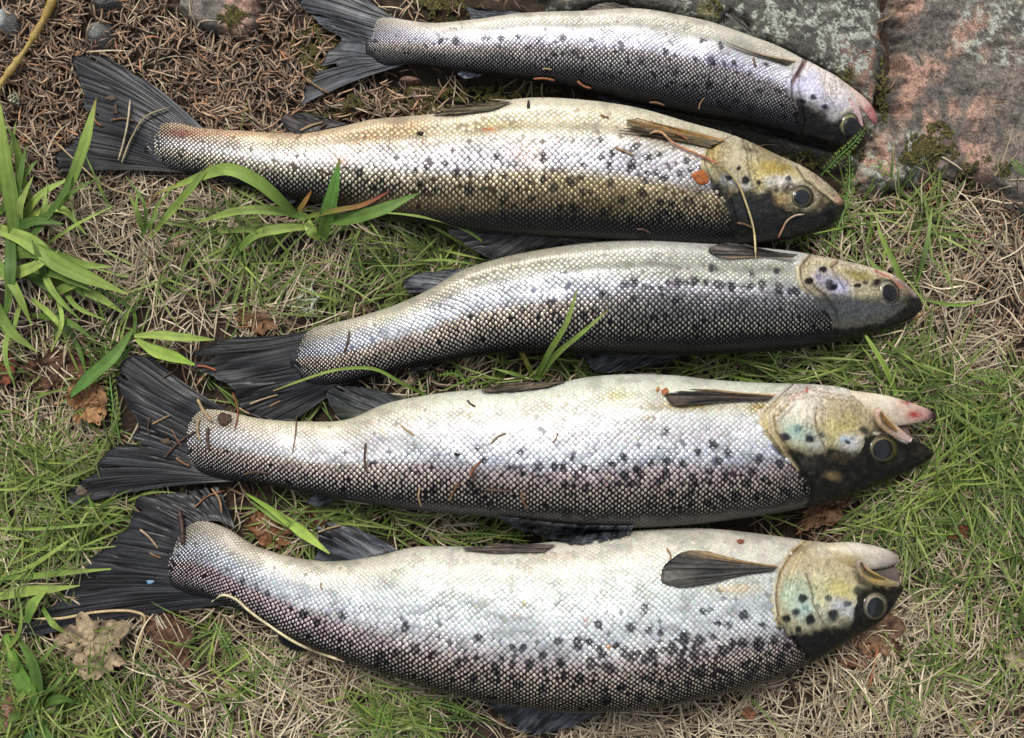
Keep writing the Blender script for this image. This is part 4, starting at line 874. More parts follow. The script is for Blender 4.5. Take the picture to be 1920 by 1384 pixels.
# ---- mouths
def ck(stops, fn=None):
    T = [s[0] for s in stops]; Cc = np.array([lin(s[1]) for s in stops])
    def f(u, t, X, Y):
        c = np.stack([np.interp(u, T, Cc[:, k]) for k in range(3)], -1)
        c = c * (.55 + .75 * fbm(X / 14, Y / 3.5, 4))[..., None] * (1 - .12 * smooth(.5, 1, t))[..., None]
        if fn: c = fn(c, u, t, X, Y)
        return c
    return f
def seam(rgb, u1=.5, t0=.35):
    def f(c, u, t, X, Y):
        g = (smooth(t0, t0 + .35, t) * (1 - smooth(u1 - .35, u1, u)))[..., None]
        return c * (1 - g) + lin(rgb) * (.75 + .4 * fbm(X / 5, Y / 5, 3))[..., None] * g
    return f
def blood(x0, y0, rx, ry, rgb=(150, 22, 26)):
    def f(c, u, t, X, Y):
        g = np.exp(-(((X - x0) / rx) ** 2 + ((Y - y0) / ry) ** 2)) * np.clip(1.7 * fbm(X / 5, Y / 5, 3), 0, 1)
        return c * (1 - g[..., None]) + lin(rgb) * g[..., None]
    return f
loft_part(R4, 'lower_jaw', [(1580, 730), (1620, 735), (1660, 741), (1700, 752), (1735, 765), (1757, 778)], [(1580, 800), (1620, 806), (1655, 804), (1690, 798), (1730, 791), (1755, 785)], .42, .0, ck([(0, (206, 190, 160)), (.4, (222, 212, 192)), (.7, (206, 184, 166)), (.88, (176, 140, 132)), (.95, (60, 46, 48)), (1, (20, 18, 22))], lambda c, u, t, X, Y: seam((176, 158, 112), .62, .3)(blood(1700, 754, 14, 5, (140, 8, 14))(blood(1712, 777, 18, 8)(c, u, t, X, Y), u, t, X, Y), u, t, X, Y)), z=[.026, .024, .021, .019])
loft_part(R4, 'mouth_lining', [(1640, 785), (1670, 790), (1700, 792)], [(1650, 815), (1680, 822), (1710, 826)], .35, 0, ck([(0, (84, 64, 60)), (1, (120, 96, 92))]), z=[.020, .015])
a_, b_ = strip_pair([(1644, 766), (1652, 783), (1668, 801), (1688, 815), (1709, 826)], [13, 26, 24, 17, 8])
loft_part(R4, 'maxilla', a_, b_, .35, 0, ck([(0, (206, 176, 160)), (.4, (190, 160, 120)), (1, (206, 180, 176))]), z=[.036, .034, .030, .026])
a_, b_ = strip_pair([(1651, 772), (1657, 784), (1669, 797), (1683, 809)], [4, 9, 8, 3])
loft_part(R4, 'jaw_groove', a_, b_, .3, 0, ck([(0, (120, 92, 52)), (1, (140, 110, 60))]), z=[.0385, .0375, .035, .0325])
loft_part(R5, 'lower_jaw', [(1550, 1018), (1590, 1016), (1630, 1021), (1665, 1031), (1685, 1042)], [(1550, 1070), (1590, 1072), (1625, 1070), (1660, 1064), (1686, 1056)], .6, .0, ck([(0, (206, 192, 160)), (.4, (214, 206, 188)), (.8, (190, 180, 168)), (1, (130, 116, 108))], seam((176, 158, 116), .65, .25)), z=[.028, .027, .023, .020])
loft_part(R5, 'mouth_lining', [(1625, 1066), (1655, 1066), (1680, 1062)], [(1640, 1086), (1665, 1094), (1690, 1098)], .35, 0, ck([(0, (74, 62, 58)), (1, (110, 98, 92))]), z=[.022, .016])
a_, b_ = strip_pair([(1608, 1050), (1616, 1066), (1634, 1082), (1660, 1092), (1686, 1096)], [11, 22, 22, 16, 8])
loft_part(R5, 'maxilla', a_, b_, .35, 0, ck([(0, (176, 156, 140)), (.5, (176, 152, 86)), (1, (150, 136, 112))]), z=[.039, .037, .033, .028])
a_, b_ = strip_pair([(1614, 1055), (1622, 1068), (1638, 1079), (1660, 1087)], [4, 6, 6, 3])
loft_part(R5, 'jaw_groove', a_, b_, .3, 0, ck([(0, (80, 66, 48)), (1, (110, 90, 50))]), z=[.0425, .041, .0375, .0335])
loft_part(R1, 'lower_jaw', [(1578, 150), (1600, 166), (1622, 184), (1638, 204), (1646, 224)], [(1586, 186), (1604, 196), (1618, 208), (1630, 224), (1640, 236)], .5, .0, ck([(0, (206, 190, 176)), (.5, (206, 178, 168)), (.8, (176, 116, 116)), (1, (110, 70, 70))], blood(1630, 205, 7, 6, (110, 40, 44))), z=[.018, .016, .015])
a_, b_ = strip_pair([(1592, 184), (1598, 196), (1607, 214), (1617, 236)], [6, 14, 13, 4])
loft_part(R1, 'maxilla', a_, b_, .35, 0, ck([(0, (196, 166, 160)), (.5, (216, 184, 186)), (1, (190, 156, 152))]), z=[.025, .024, .022, .02])
# ------------------------------------------------------------------ ground
def g_noise(px, py):
    return 0.0016 * (fbm(px / 60, py / 60, 4) - .5) * 2
def zone(px, py, blobs):
    v = np.zeros(np.shape(px))
    for (x, y, rx, ry, k) in blobs:
        v = v + k * np.exp(-(((px - x) / rx) ** 2 + ((py - y) / ry) ** 2) ** 1.5)
    return v
PADX, PADY = 420, 420
gx, gy = np.meshgrid(np.arange(-PADX, 1920 + PADX, 6.0), np.arange(-PADY, 1384 + PADY, 6.0), indexing='ij')
gz = g_noise(gx, gy) - 0.001 - .0025 * smooth(.5, .75, fbm(gx / 24, gy / 24, 3))
P = W(gx, gy, 0 * gx); P[..., 2] = gz
n1 = fbm(gx / 30, gy / 30, 4)[..., None]; n2 = fbm(gx / 9 + 9, gy / 9, 3)[..., None]
gc = lin([34, 26, 20]) * (1 - n1) + lin([70, 55, 41]) * n1
gc = gc * (.4 + 1.0 * n2)
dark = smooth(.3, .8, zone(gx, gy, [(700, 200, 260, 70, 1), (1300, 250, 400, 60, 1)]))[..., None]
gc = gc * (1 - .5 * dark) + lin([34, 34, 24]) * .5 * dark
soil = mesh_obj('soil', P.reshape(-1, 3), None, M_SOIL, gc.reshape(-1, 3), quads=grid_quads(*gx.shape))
soil['kind'] = 'structure'
fx, fy = np.meshgrid(np.linspace(-4, 4, 60), np.linspace(-4, 4, 60), indexing='ij')
fz = -0.006 - 0.002 * fbm(fx * 3, fy * 3, 3)
base = mesh_obj('ground', np.stack([fx, fy, fz], -1).reshape(-1, 3), None, M_SOIL, np.repeat([lin([90, 84, 56])], fx.size, 0), quads=grid_quads(60, 60))
base['kind'] = 'structure'

GP, GC_ = 200, 4
GH = np.full(((1920 + 2 * GP) // GC_, (1384 + 2 * GP) // GC_), -1.0)
def gh(px, py):
    i = np.clip((np.asarray(px) + GP) / GC_, 0, GH.shape[0] - 1).astype(int); j = np.clip((np.asarray(py) + GP) / GC_, 0, GH.shape[1] - 1).astype(int)
    return np.maximum(g_noise(px, py), GH[i, j])
# ------------------------------------------------------------------ rocks
def rock(name, label, poly, height, step, colour_fn, soft=16, wob=17, seed=0, lowerf=None, mound=True, cat='rock', rough=1.0, cracks=0.0):
    p = np.array(poly, float); x0, y0 = p.min(0) - soft * 2; x1, y1 = p.max(0) + soft * 2
    X, Y = np.meshgrid(np.arange(x0, x1 + step, step), np.arange(y0, y1 + step, step), indexing='ij')
    wx = X + wob * 2 * (fbm(X / 30 + seed, Y / 30, 4) - .5); wy = Y + wob * 2 * (fbm(X / 30, Y / 30 + seed + 50, 4) - .5)
    ins = inside(poly, wx, wy); dd = seg_dist(list(poly) + [poly[0]], wx, wy) * np.where(ins, 1, -1)
    prof = smooth(-soft * .6, soft, dd)
    z = -0.010 + (height + 0.010) * prof ** .7
    z += prof * rough * .62 * (0.006 * (fbm(X / 110 + seed, Y / 110, 4) - .5) + 0.0022 * (fbm(X / 22 + seed, Y / 22, 4) - .5) + .0009 * (fbm(X / 6, Y / 6 + seed, 3) - .5))
    # cracks
    cr = np.abs(fbm(X / 85 + seed + 11, Y / 85, 3) - .5)
    z -= prof * .0016 * cracks * np.exp(-(cr / .010) ** 2)
    z += prof * rough * .0016 * (1 - 2 * np.abs(fbm(X / 70 + seed, Y / 48 + 33, 4) - .5) * 2)
    if lowerf is not None: z = lowerf(X, Y, z)
    c, extra = colour_fn(X, Y, cr, z)
    z = z + extra * prof
    Pw = W(X, Y, 0 * X + max(height, 0)); Pw[..., 2] = z
    nv = X.size
    V = np.r_[Pw.reshape(-1, 3)]
    ce = Pw.reshape(-1, 3).mean(0); ce[2] = -0.02
    # closed underneath
    nu, nw = X.shape
    edge = np.r_[np.arange(nw), np.arange(1, nu) * nw + nw - 1, (nu - 1) * nw + np.arange(nw - 2, -1, -1), np.arange(nu - 2, 0, -1) * nw]
    V = np.r_[V, [ce]]
    tr = np.stack([edge, np.roll(edge, -1), np.full(len(edge), nv)], 1)
    Cc = np.r_[c.reshape(-1, 3), [c.reshape(-1, 3)[0]]]
    o = mesh_obj(name, V, tr, M_ROCK, Cc, quads=grid_quads(nu, nw))
    raster_rock.append((poly, height))
    qx, qy = to_px(Pw)
    gi_, gj_ = ((qx + GP) / GC_).astype(int), ((qy + GP) / GC_).astype(int)
    ok_ = (gi_ >= 0) & (gi_ < GH.shape[0]) & (gj_ >= 0) & (gj_ < GH.shape[1])
    np.maximum.at(GH, (gi_[ok_], gj_[ok_]), z[ok_])
    tag(o, label, cat)
    return o, X, Y, z
raster_rock = []
def under_fish(X, Y, z):
    f = np.zeros(X.shape)
    for r_ in (4, 12, 22, 32):
        for k_ in range(10):
            f += hz(X + r_ * math.cos(k_ * .628 + r_), Y + r_ * math.sin(k_ * .628 + r_)) > 0
    f = smooth(.12, .7, f / 40)
    return z * (1 - f) + np.minimum(z, .002) * f
ROCKH = {}
def col_dark(X, Y, cr, z):
    a = fbm(X / 40, Y / 40, 4)[..., None]; b = fbm(X / 7 + 3, Y / 7, 4)[..., None]; s = vnoise(X / 2.2, Y / 2.2)[..., None]
    c = lin([62, 62, 57]) * (1 - a) + lin([98, 96, 88]) * a
    c = c * (.45 + .9 * b) * (.75 + .5 * s)
    pk = smooth(.52, .64, fbm(X / 45 + 60, Y / 38, 4)) * smooth(1540, 1640, X)
    c = c * (1 - .6 * pk[..., None]) + lin([160, 120, 104]) * .6 * pk[..., None] * (.6 + .8 * b)
    # pale crusty lichen
    lz = zone(X, Y, [(1320, 20, 60, 40, .8), (1470, 35, 90, 50, 1.0), (1590, 90, 70, 60, 1.1), (1600, 30, 80, 40, .9), (1850, 40, 120, 60, .7), (1560, 170, 60, 40, .6), (1380, 60, 80, 30, .5), (1040, 12, 50, 14, .7), (1640, 260, 80, 80, .6)])
    ln = fbm(X / 14 + 21, Y / 14, 5); lf = fbm(X / 3.6, Y / 3.6 + 5, 3)
    lm = smooth(.60, .66, ln * .72 + lf * .3 + .12 * np.clip(lz, 0, 1.2) - .02) * smooth(.15, .5, lz)
    lm = lm * smooth(.30, .5, lf)
    c = c * (1 - lm[..., None]) + (lin([164, 168, 156]) * (.6 + .6 * s)) * lm[..., None]
    ms = smooth(.5, .62, fbm(X / 30 + 80, Y / 30, 4) + .15 * zone(X, Y, [(1335, 25, 40, 20, 1), (1580, 145, 18, 18, 1), (1690, 270, 80, 60, 1.2)]) - .1) * zone(X, Y, [(1335, 25, 50, 25, 1), (1582, 145, 20, 22, 1), (1700, 270, 90, 80, .8)])
    c = c * (1 - .7 * np.clip(ms, 0, 1)[..., None]) + lin([110, 104, 52]) * .7 * np.clip(ms, 0, 1)[..., None] * (.5 + b)
    return c, .0006 * lm + .0006 * ms
def col_pink(X, Y, cr, z):
    a = fbm(X / 36 + 4, Y / 36, 4)[..., None]; b = fbm(X / 8, Y / 8 + 30, 4)[..., None]; s = vnoise(X / 2.4, Y / 2.4)[..., None]
    c = lin([80, 76, 70]) * (1 - a) + lin([138, 130, 118]) * a
    pk = (smooth(.44, .6, fbm(X / 50 + 9, Y / 70 + 2, 4)) * (1 - .85 * smooth(1820, 1880, X)))[..., None]
    c = c * (1 - .85 * pk) + lin([180, 142, 122]) * .85 * pk
    gr = smooth(.5, .62, fbm(X / 28 + 70, Y / 50, 4))[..., None]
    c = c * (1 - .75 * gr) + lin([88, 84, 80]) * .75 * gr
    c = c * (.4 + 1.0 * b) * (.72 + .56 * s)
    c = c * (1 - .55 * smooth(.6, .75, fbm(X / 5 + 8, Y / 5, 3)))[..., None]
    lz = zone(X, Y, [(1870, 60, 90, 70, 1), (1700, 300, 80, 60, .8), (1640, 330, 60, 50, .8)])
    ln = fbm(X / 12 + 21, Y / 12, 5); lf = fbm(X / 3.6, Y / 3.6 + 5, 3)
    lm = smooth(.56, .66, ln * .7 + lf * .35 + .08 * lz - .03) * smooth(.2, .6, lz)
    c = c * (1 - .8 * lm[..., None]) + lin([172, 176, 162]) * .8 * lm[..., None]
    return c, .0004 * lm
R_DARK = [(1090, -120), (1700, -120), (1668, 10), (1662, 120), (1655, 190), (1640, 262), (1610, 330), (1560, 320), (1480, 290), (1380, 250), (1200, 215), (1130, 120), (1040, 60), (1010, -20)]
R_PINK = [(1655, -160), (2200, -160), (2220, 300), (2060, 400), (1920, 398), (1870, 372), (1820, 330), (1760, 330), (1700, 352), (1650, 372), (1600, 345), (1650, 262), (1668, 190), (1678, 120), (1682, 10)]
rock('granite_rock', 'dark grey granite rock with pale lichen patches behind the topmost trout', R_DARK, .010, 2.6, col_dark, soft=34, seed=3, lowerf=under_fish)
rock('granite_rock', 'rough pinkish grey granite rock in the top right corner', R_PINK, .013, 3.0, col_pink, soft=34, wob=22, seed=8, rough=1.6, lowerf=under_fish)
rock('granite_rock', 'small pink granite stone with moss at the top edge, above the needle litter', [(322, -60), (470, -60), (490, 0), (478, 52), (440, 70), (395, 62), (350, 40), (325, 10)], .010, 2.6, col_pink, soft=14, wob=14, seed=15)
def col_peb(t1, t2):
    def f(X, Y, cr, z):
        b = fbm(X / 9, Y / 9 + 30, 4)[..., None]; s = vnoise(X / 2.2, Y / 2.2)[..., None]
        return (lin(t1) * (1 - b) + lin(t2) * b) * (.8 + .4 * s), 0 * X
    return f
def pebble(label, cx, cy, r, ry, c1, c2, h=.014, seed=0):
    pts = [(cx + r * math.cos(a), cy + ry * math.sin(a)) for a in np.linspace(0, 2 * math.pi, 14, endpoint=False)]
    return rock('pebble', label, pts, h, 1.8, col_peb(c1, c2), soft=min(r, ry) * .75, wob=4, seed=seed, cat='pebble', rough=.35)
pebble('rounded blue grey pebble among brown needles near the top left corner', 175, 57, 28, 31, (88, 88, 85), (132, 132, 126), seed=2)
pebble('dark grey pebble cut by the top edge, just above the blue grey pebble', 192, 2, 32, 20, (62, 62, 60), (92, 92, 88), seed=5)
pebble('pale grey pebble at the left border in the top left corner', 2, 32, 16, 26, (128, 132, 130), (168, 170, 166), seed=7)
pebble('brown earthy lump under the topmost tail beside moss', 660, 200, 24, 22, (56, 44, 34), (86, 70, 54), h=.006, seed=9)
pebble('reddish brown stone below the tail end of the topmost trout', 768, 148, 22, 12, (96, 72, 60), (140, 112, 98), h=.005, seed=12)
pebble('bark coloured wood lump in the bottom left corner', 8, 1345, 26, 48, (104, 70, 52), (150, 116, 96), h=.012, seed=14)
pebble('tan clod of earth in the grass below the second tail', 330, 458, 24, 14, (110, 92, 66), (150, 130, 98), h=.006, seed=16)

# ------------------------------------------------------------------ ribbons and tubes for grass, straw and needles
def ribbons(px, py, ang, L, width, elev, droop, bend, seg=6, z0=None, colour=None, tipfade=True, fold=.35, curl=None):
    """N blades; px,py root in photo pixels; L, width in metres; returns verts, faces, colours"""
    n = len(px)
    R = W(px, py, 0 * px); R[:, 2] = (gh(px, py) if z0 is None else z0)
    t = np.linspace(0, 1, seg + 1)
    P = np.zeros((n, seg + 1, 3)); P[:, 0] = R
    T = np.zeros((n, seg + 1, 3))
    for k in range(seg + 1):
        e = elev - droop * t[k]
        a = ang + bend * t[k] + (0 if curl is None else curl * math.sin(t[k] * 5))
        T[:, k] = np.stack([np.cos(a) * np.cos(e), np.sin(a) * np.cos(e), np.sin(e)], -1)
        if k: P[:, k] = P[:, k - 1] + (T[:, k - 1] + T[:, k]) / 2 * (L / seg)[:, None]
    floor = gh(*[q.reshape(n, seg + 1) for q in to_px(P)]) + .0006
    P[..., 2] = np.maximum(P[..., 2], floor * 1.0)
    side = np.stack([-np.sin(ang), np.cos(ang), 0 * ang], -1)[:, None, :]
    wv = width[:, None] * ((1 - t[None] ** 2.2) * .9 + .1 if tipfade else np.ones((1, seg + 1))) * (0.55 + .45 * np.minimum(1, t[None] * 4))
    up = np.cross(T, np.repeat(side, seg + 1, 1))
    up *= np.sign(up[..., 2:3] + 1e-9)
    Lf = P - side * wv[..., None] / 2 + up * (wv * fold)[..., None] * .5
    Rt = P + side * wv[..., None] / 2 + up * (wv * fold)[..., None] * .5
    V = np.stack([Lf, P, Rt], 2)
    return V, P

def blades_mesh(name, V, Cc, mat, keep):
    V, Cc = V[keep], Cc[keep]
    n, s, m, _ = V.shape
    a = np.arange(s - 1)[:, None]; b = np.arange(m - 1)[None]
    q = np.stack([a * m + b, a * m + b + 1, (a + 1) * m + b + 1, (a + 1) * m + b], -1).reshape(-1, 4)
    Q = (np.arange(n)[:, None, None] * (s * m) + q[None]).reshape(-1, 4)
    o = mesh_obj(name, V.reshape(-1, 3), None, mat, Cc.reshape(-1, 3), quads=Q)
    o['kind'] = 'stuff'
    return o

def tubes(P, rad, seg_side=3):
    """P (n, s, 3), rad (n, s) -> verts (n, s, side, 3) wrap"""
    T = np.gradient(P, axis=1); T /= np.linalg.norm(T, axis=2, keepdims=True) + 1e-12
    up = np.zeros_like(P); up[..., 2] = 1
    A = np.cross(T, up); A /= np.linalg.norm(A, axis=2, keepdims=True) + 1e-9
    B = np.cross(A, T)
    ph = np.arange(seg_side) * 2 * math.pi / seg_side + .5
    return P[:, :, None] + rad[:, :, None, None] * (A[:, :, None] * np.cos(ph)[None, None, :, None] + B[:, :, None] * np.sin(ph)[None, None, :, None])
def tube_faces(n, s, m):
    a = np.arange(s - 1)[:, None]; b = np.arange(m)[None]; b2 = (b + 1) % m
    q = np.stack([a * m + b, a * m + b2, (a + 1) * m + b2, (a + 1) * m + b], -1).reshape(-1, 4)
    return (np.arange(n)[:, None, None] * (s * m) + q[None]).reshape(-1, 4)

def scatter(n, dens, pad=200):
    n = int(n * 1.28)
    out = []; tot = 0
    while tot < n:
        x = rng.uniform(-pad, 1920 + pad, n * 2); y = rng.uniform(-pad, 1384 + pad, n * 2)
        d = dens(x, y); k = rng.random(n * 2) < d
        out.append(np.stack([x[k], y[k]], 1)); tot += k.sum()
        if len(out) > 60: break
    o = np.concatenate(out)[:n]
    return o[:, 0], o[:, 1]

def clear_of_fish(P, low=.004):
    """False where a blade would poke into a fish"""
    qx, qy = to_px(P)
    h = hz(qx, qy)
    return ~((h > 0) & (P[..., 2] > low)).any(1)
def not_hidden(P):
    qx, qy = to_px(P)
    return (hz(qx, qy) < 0).any(1)
def fringe(x, y):
    return (hz_blur(x, y, 14) > 0).astype(float)

def off_rock(x, y):
    r = np.zeros(np.shape(x), bool)
    for (pl, h) in raster_rock: r |= inside(pl, x, y)
    return r
Z_NEEDLE = [(250, 150, 300, 190, 1.3), (480, 250, 260, 110, 1.1), (60, 60, 160, 160, 1), (640, 180, 180, 80, .35), (1880, 560, 160, 200, .45), (1750, 420, 150, 80, .35), (150, 740, 170, 110, .15), (900, 230, 300, 30, .2), (880, 700, 160, 40, .25)]
Z_STRAW = [(500, 470, 500, 150, .9), (150, 480, 300, 160, .9), (1760, 520, 200, 220, 1.0), (1780, 1050, 220, 460, 1.2), (1500, 1330, 500, 120, 1.2), (500, 1300, 500, 160, 1.2), (860, 700, 300, 50, .8), (1650, 1270, 300, 150, 1), (100, 1000, 200, 250, .5), (330, 420, 260, 100, .5), (700, 970, 320, 50, .6), (60, 760, 140, 130, .5), (250, 330, 200, 60, .5)]
Z_GREEN = [(640, 490, 260, 100, .55), (1250, 690, 380, 40, 1.1), (1640, 640, 120, 90, .8), (1820, 800, 160, 150, 1.0), (100, 940, 160, 130, 1.1), (180, 700, 140, 80, .3), (760, 1340, 120, 60, .8), (430, 1250, 60, 90, .5), (960, 960, 340, 50, .8), (1820, 1000, 160, 160, .5), (1520, 420, 120, 60, .5), (1700, 440, 130, 80, .5), (60, 1330, 160, 100, .9), (1400, 1330, 260, 60, .2), (1800, 1300, 160, 100, .4), (600, 980, 120, 40, .5), (330, 420, 260, 120, .25), (870, 480, 160, 60, .7), (1650, 960, 140, 90, .5), (500, 720, 100, 60, .3)]
cl = lambda v: np.clip(v, 0, 1)
patch = lambda x, y, s, o: smooth(.38, .6, fbm(x / s + o, y / s, 3))

# needle litter: curved brown spruce needles
def needles(n, dens, c1, c2, Lr, Rr, zmax, name):
    x, y = scatter(n, dens)
    n = len(x); ang = rng.uniform(0, 2 * math.pi, n); L = rng.uniform(*Lr, n); bend = rng.normal(0, .28, n); el = rng.normal(0, .14, n)
    z = gh(x, y) + rng.uniform(.0005, zmax, n)
    s = 5; t = np.linspace(-.5, .5, s)
    a = ang[:, None] + bend[:, None] * t[None]
    C = W(x, y, 0 * x)
    P = np.stack([C[:, None, 0] + np.cos(a) * t * L[:, None], C[:, None, 1] + np.sin(a) * t * L[:, None], np.maximum(z[:, None] + el[:, None] * t * L[:, None], gh(x, y)[:, None] + .0004)], -1)
    rad = rng.uniform(*Rr, n)[:, None] * np.array([.45, .95, 1, .9, .35])[None]
    k = not_hidden(P) & ~((hz(*to_px(P)) > 0) & (P[..., 2] > .0045)).any(1)
    P, rad = P[k], rad[k]; n = len(P)
    V = tubes(P, rad, 4)
    mix = rng.random(n)[:, None] ** 1.0
    c = lin(c1) * (1 - mix) + lin(c2) * mix
    c = c * rng.uniform(.45, 1.35, n)[:, None]; gry = c.mean(1, keepdims=True); gk = rng.random(n)[:, None] * .5; c = c * (1 - gk) + gry * gk * np.array([1.08, 1, .9])
    org = (rng.random(n) < .12)[:, None]; c = np.where(org, c * np.array([1.15, .82, .62]), c)
    Cc = np.repeat(np.repeat(c[:, None, None], s, 1), 4, 2) * np.array([.7, 1, 1, 1, .75])[None, :, None, None]
    o = mesh_obj(name, V.reshape(-1, 3), None, M_NEEDLE, Cc.reshape(-1, 3), quads=tube_faces(n, s, 4))
    tag(o, None, None, None, 'stuff')
    return o
d_n = lambda x, y: cl(zone(x, y, Z_NEEDLE) * (.25 + 1.0 * patch(x, y, 70, 12))) * (1 - off_rock(x, y) * .93)
o = needles(5000, d_n, (92, 68, 50), (192, 158, 122), (.0055, .0120), (.00046, .00070), .0060, 'spruce_needle_litter')
o['label'] = 'brown fallen spruce needles thickly covering the ground'; o['category'] = 'needle litter'
o = needles(1500, lambda x, y: .35 + 0 * x - .3 * off_rock(x, y), (96, 64, 44), (176, 138, 104), (.006, .011), (.0004, .0006), .006, 'scattered_needle_litter')
o['label'] = 'loose brown needles strewn thinly between grass and straw'; o['category'] = 'needle litter'

# dry straw
def straw(n, dens, Lr, wr, c1, c2, elr, name, zr=(0, .005), droop=(.1, .9), curl=.0):
    tf = 6
    x, y = scatter(n // tf, dens); m = len(x)
    x = np.repeat(x, tf) + rng.normal(0, 12, m * tf); y = np.repeat(y, tf) + rng.normal(0, 12, m * tf); n = m * tf
    ang = np.repeat(rng.uniform(0, 2 * math.pi, m), tf) + rng.normal(0, .55, n); L = rng.uniform(*Lr, n)
    tint = np.repeat(rng.uniform(.62, 1.15, m), tf)
    V, P = ribbons(x, y, ang, L, rng.uniform(*wr, n), rng.uniform(*elr, n), rng.uniform(*droop, n), rng.normal(0, .55, n), seg=7, z0=gh(x, y) + rng.uniform(*zr, n), fold=.55, curl=rng.normal(0, curl + .001, n))
    mix = rng.random(n)[:, None]
    c = (lin(c1) * (1 - mix) + lin(c2) * mix) * (rng.uniform(.6, 1.12, n) * tint)[:, None]
    Cc = np.repeat(np.repeat(c[:, None, None], 8, 1), 3, 2)
    o = blades_mesh(name, V, Cc, M_STRAW, clear_of_fish(P, .0055) & not_hidden(P))
    return o
Z_STRAW += [(300, 180, 300, 160, .16), (1800, 1150, 260, 300, .8), (1450, 1340, 500, 80, .6), (1800, 540, 160, 180, .6)]
d_s = lambda x, y: cl(zone(x, y, Z_STRAW) * (.35 + .75 * patch(x, y, 60, 2)) + .04) * (1 - off_rock(x, y) * .97)
o = straw(8600, d_s, (.012, .042), (.0005, .0011), (150, 130, 98), (226, 212, 180), (-.1, .35), 'dry_grass', zr=(0, .006), curl=.25)
tag(o, 'tangled pale dead grass straws lying flat around the fish', 'dry grass')
o = straw(3600, d_s, (.006, .020), (.0006, .0014), (78, 60, 44), (140, 112, 82), (-.1, .2), 'brown_thatch', zr=(-.001, .003), curl=.3)
tag(o, 'dark brown matted dead grass at the bottom of the turf', 'thatch')

# fine green grass in tufts
def green(n, dens, Lr, wr, name, label, tuft=7, c1=(76, 104, 44), c2=(164, 182, 102), elr=(.15, .9), seed_ang=None):
    x, y = scatter(n // tuft, dens)
    base_a = np.repeat(rng.uniform(0, 2 * math.pi, len(x)), tuft)
    x = np.repeat(x, tuft); y = np.repeat(y, tuft); n = len(x)
    x = x + rng.normal(0, 9, n); y = y + rng.normal(0, 9, n)
    ang = base_a + rng.normal(0, .75, n)
    L = rng.uniform(*Lr, n)
    V, P = ribbons(x, y, ang, L, rng.uniform(*wr, n), rng.uniform(*elr, n), rng.uniform(.2, 1.0, n), rng.normal(0, .22, n), seg=7, fold=.5)
    mix = rng.random(n)[:, None]
    c = (lin(c1) * (1 - mix) + lin(c2) * mix) * rng.uniform(.6, 1.05, n)[:, None]
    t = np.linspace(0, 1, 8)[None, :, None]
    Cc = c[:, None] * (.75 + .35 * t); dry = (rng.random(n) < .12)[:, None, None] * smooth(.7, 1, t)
    Cc = Cc * (1 - dry) + lin([176, 158, 100]) * dry
    Cc = np.repeat(Cc[:, :, None], 3, 2)
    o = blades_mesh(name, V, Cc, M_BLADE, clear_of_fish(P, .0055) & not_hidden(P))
    tag(o, label, 'grass')
    return o
d_g = lambda x, y: cl((zone(x, y, Z_GREEN) - .9 * zone(x, y, [(1890, 520, 120, 170, 1), (1450, 1345, 600, 50, .5), (250, 430, 160, 60, .6)])) * (.06 + 1.0 * patch(x, y, 45, 31))) * (1 - off_rock(x, y))
green(4000, d_g, (.016, .046), (.0008, .0018), 'grass', 'thin green grass blades growing up between the fish')
green(1300, d_g, (.018, .042), (.0010, .0019), 'long_grass', 'longer green grass blades scattered through the turf', tuft=3, c1=(92, 124, 48), c2=(172, 194, 96))

# moss cushions
def moss(spots, n):
    xs, ys, zs = [], [], []
    for (x, y, rx, ry, h) in spots:
        k = int(n * rx * ry / sum(a[2] * a[3] for a in spots))
        a = rng.uniform(0, 2 * math.pi, k); r = np.sqrt(rng.random(k))
        r = r * (.35 + 1.1 * vnoise(a * 2.2 + x, a * 0)); X = x + rx * r * np.cos(a); kk_ = fbm(X / 10 + 5, (y + ry * r * np.sin(a)) / 10, 3) > .42; a, r = a[kk_], r[kk_]
        X = x + rx * r * np.cos(a); Y = y + ry * r * np.sin(a)
        xs.append(X); ys.append(Y); zs.append(gh(X, Y) + min(h, .003) * (1 - np.clip(r, 0, 1.2) ** 2) * fbm(X / 12, Y / 12, 3) * 1.4)
    x, y, z = map(np.concatenate, (xs, ys, zs)); n = len(x)
    C = W(x, y, 0 * x); C[:, 2] = z
    a = rng.uniform(0, 2 * math.pi, n); s = rng.uniform(.0005, .0011, n)
    tri = []
    for k in range(3):
        aa = a + k * 2.09 + rng.normal(0, .3, n)
        tri.append(C + np.stack([np.cos(aa) * s, np.sin(aa) * s, rng.uniform(-.0004, .0012, n)], -1))
    V = np.stack(tri + [C + np.stack([0 * s, 0 * s, s * 1.3], -1)], 1)
    f = np.array([[0, 1, 3], [1, 2, 3], [2, 0, 3]])
    F_ = (np.arange(n)[:, None, None] * 4 + f[None]).reshape(-1, 3)
    m = rng.random(n)[:, None]
    c = lin([44, 44, 18]) * (1 - m) + lin([104, 98, 44]) * m
    bare = hz_blur(x, y, 3) > 0
    o = mesh_obj('moss', V.reshape(-1, 3), F_, M_MOSS, np.repeat(c[:, None], 4, 1).reshape(-1, 3))
    tag(o, 'dark olive green moss cushions along the stones and under the topmost tail', 'moss', None, 'stuff')
moss([(585, 95, 42, 95, .004), (600, 215, 60, 26, .003), (690, 190, 60, 30, .004), (650, 60, 40, 60, .002), (830, 14, 70, 22, .006), (760, 200, 110, 26, .003), (860, 180, 160, 20, .002), (445, 45, 26, 26, .011), (1735, 285, 44, 40, .016), (1820, 335, 46, 40, .015), (1690, 300, 20, 26, .014), (1650, 180, 18, 50, .012), (1335, 22, 16, 12, .012), (1580, 146, 10, 14, .012), (560, 330, 60, 24, .001), (1480, 300, 120, 14, .002)], 26000)

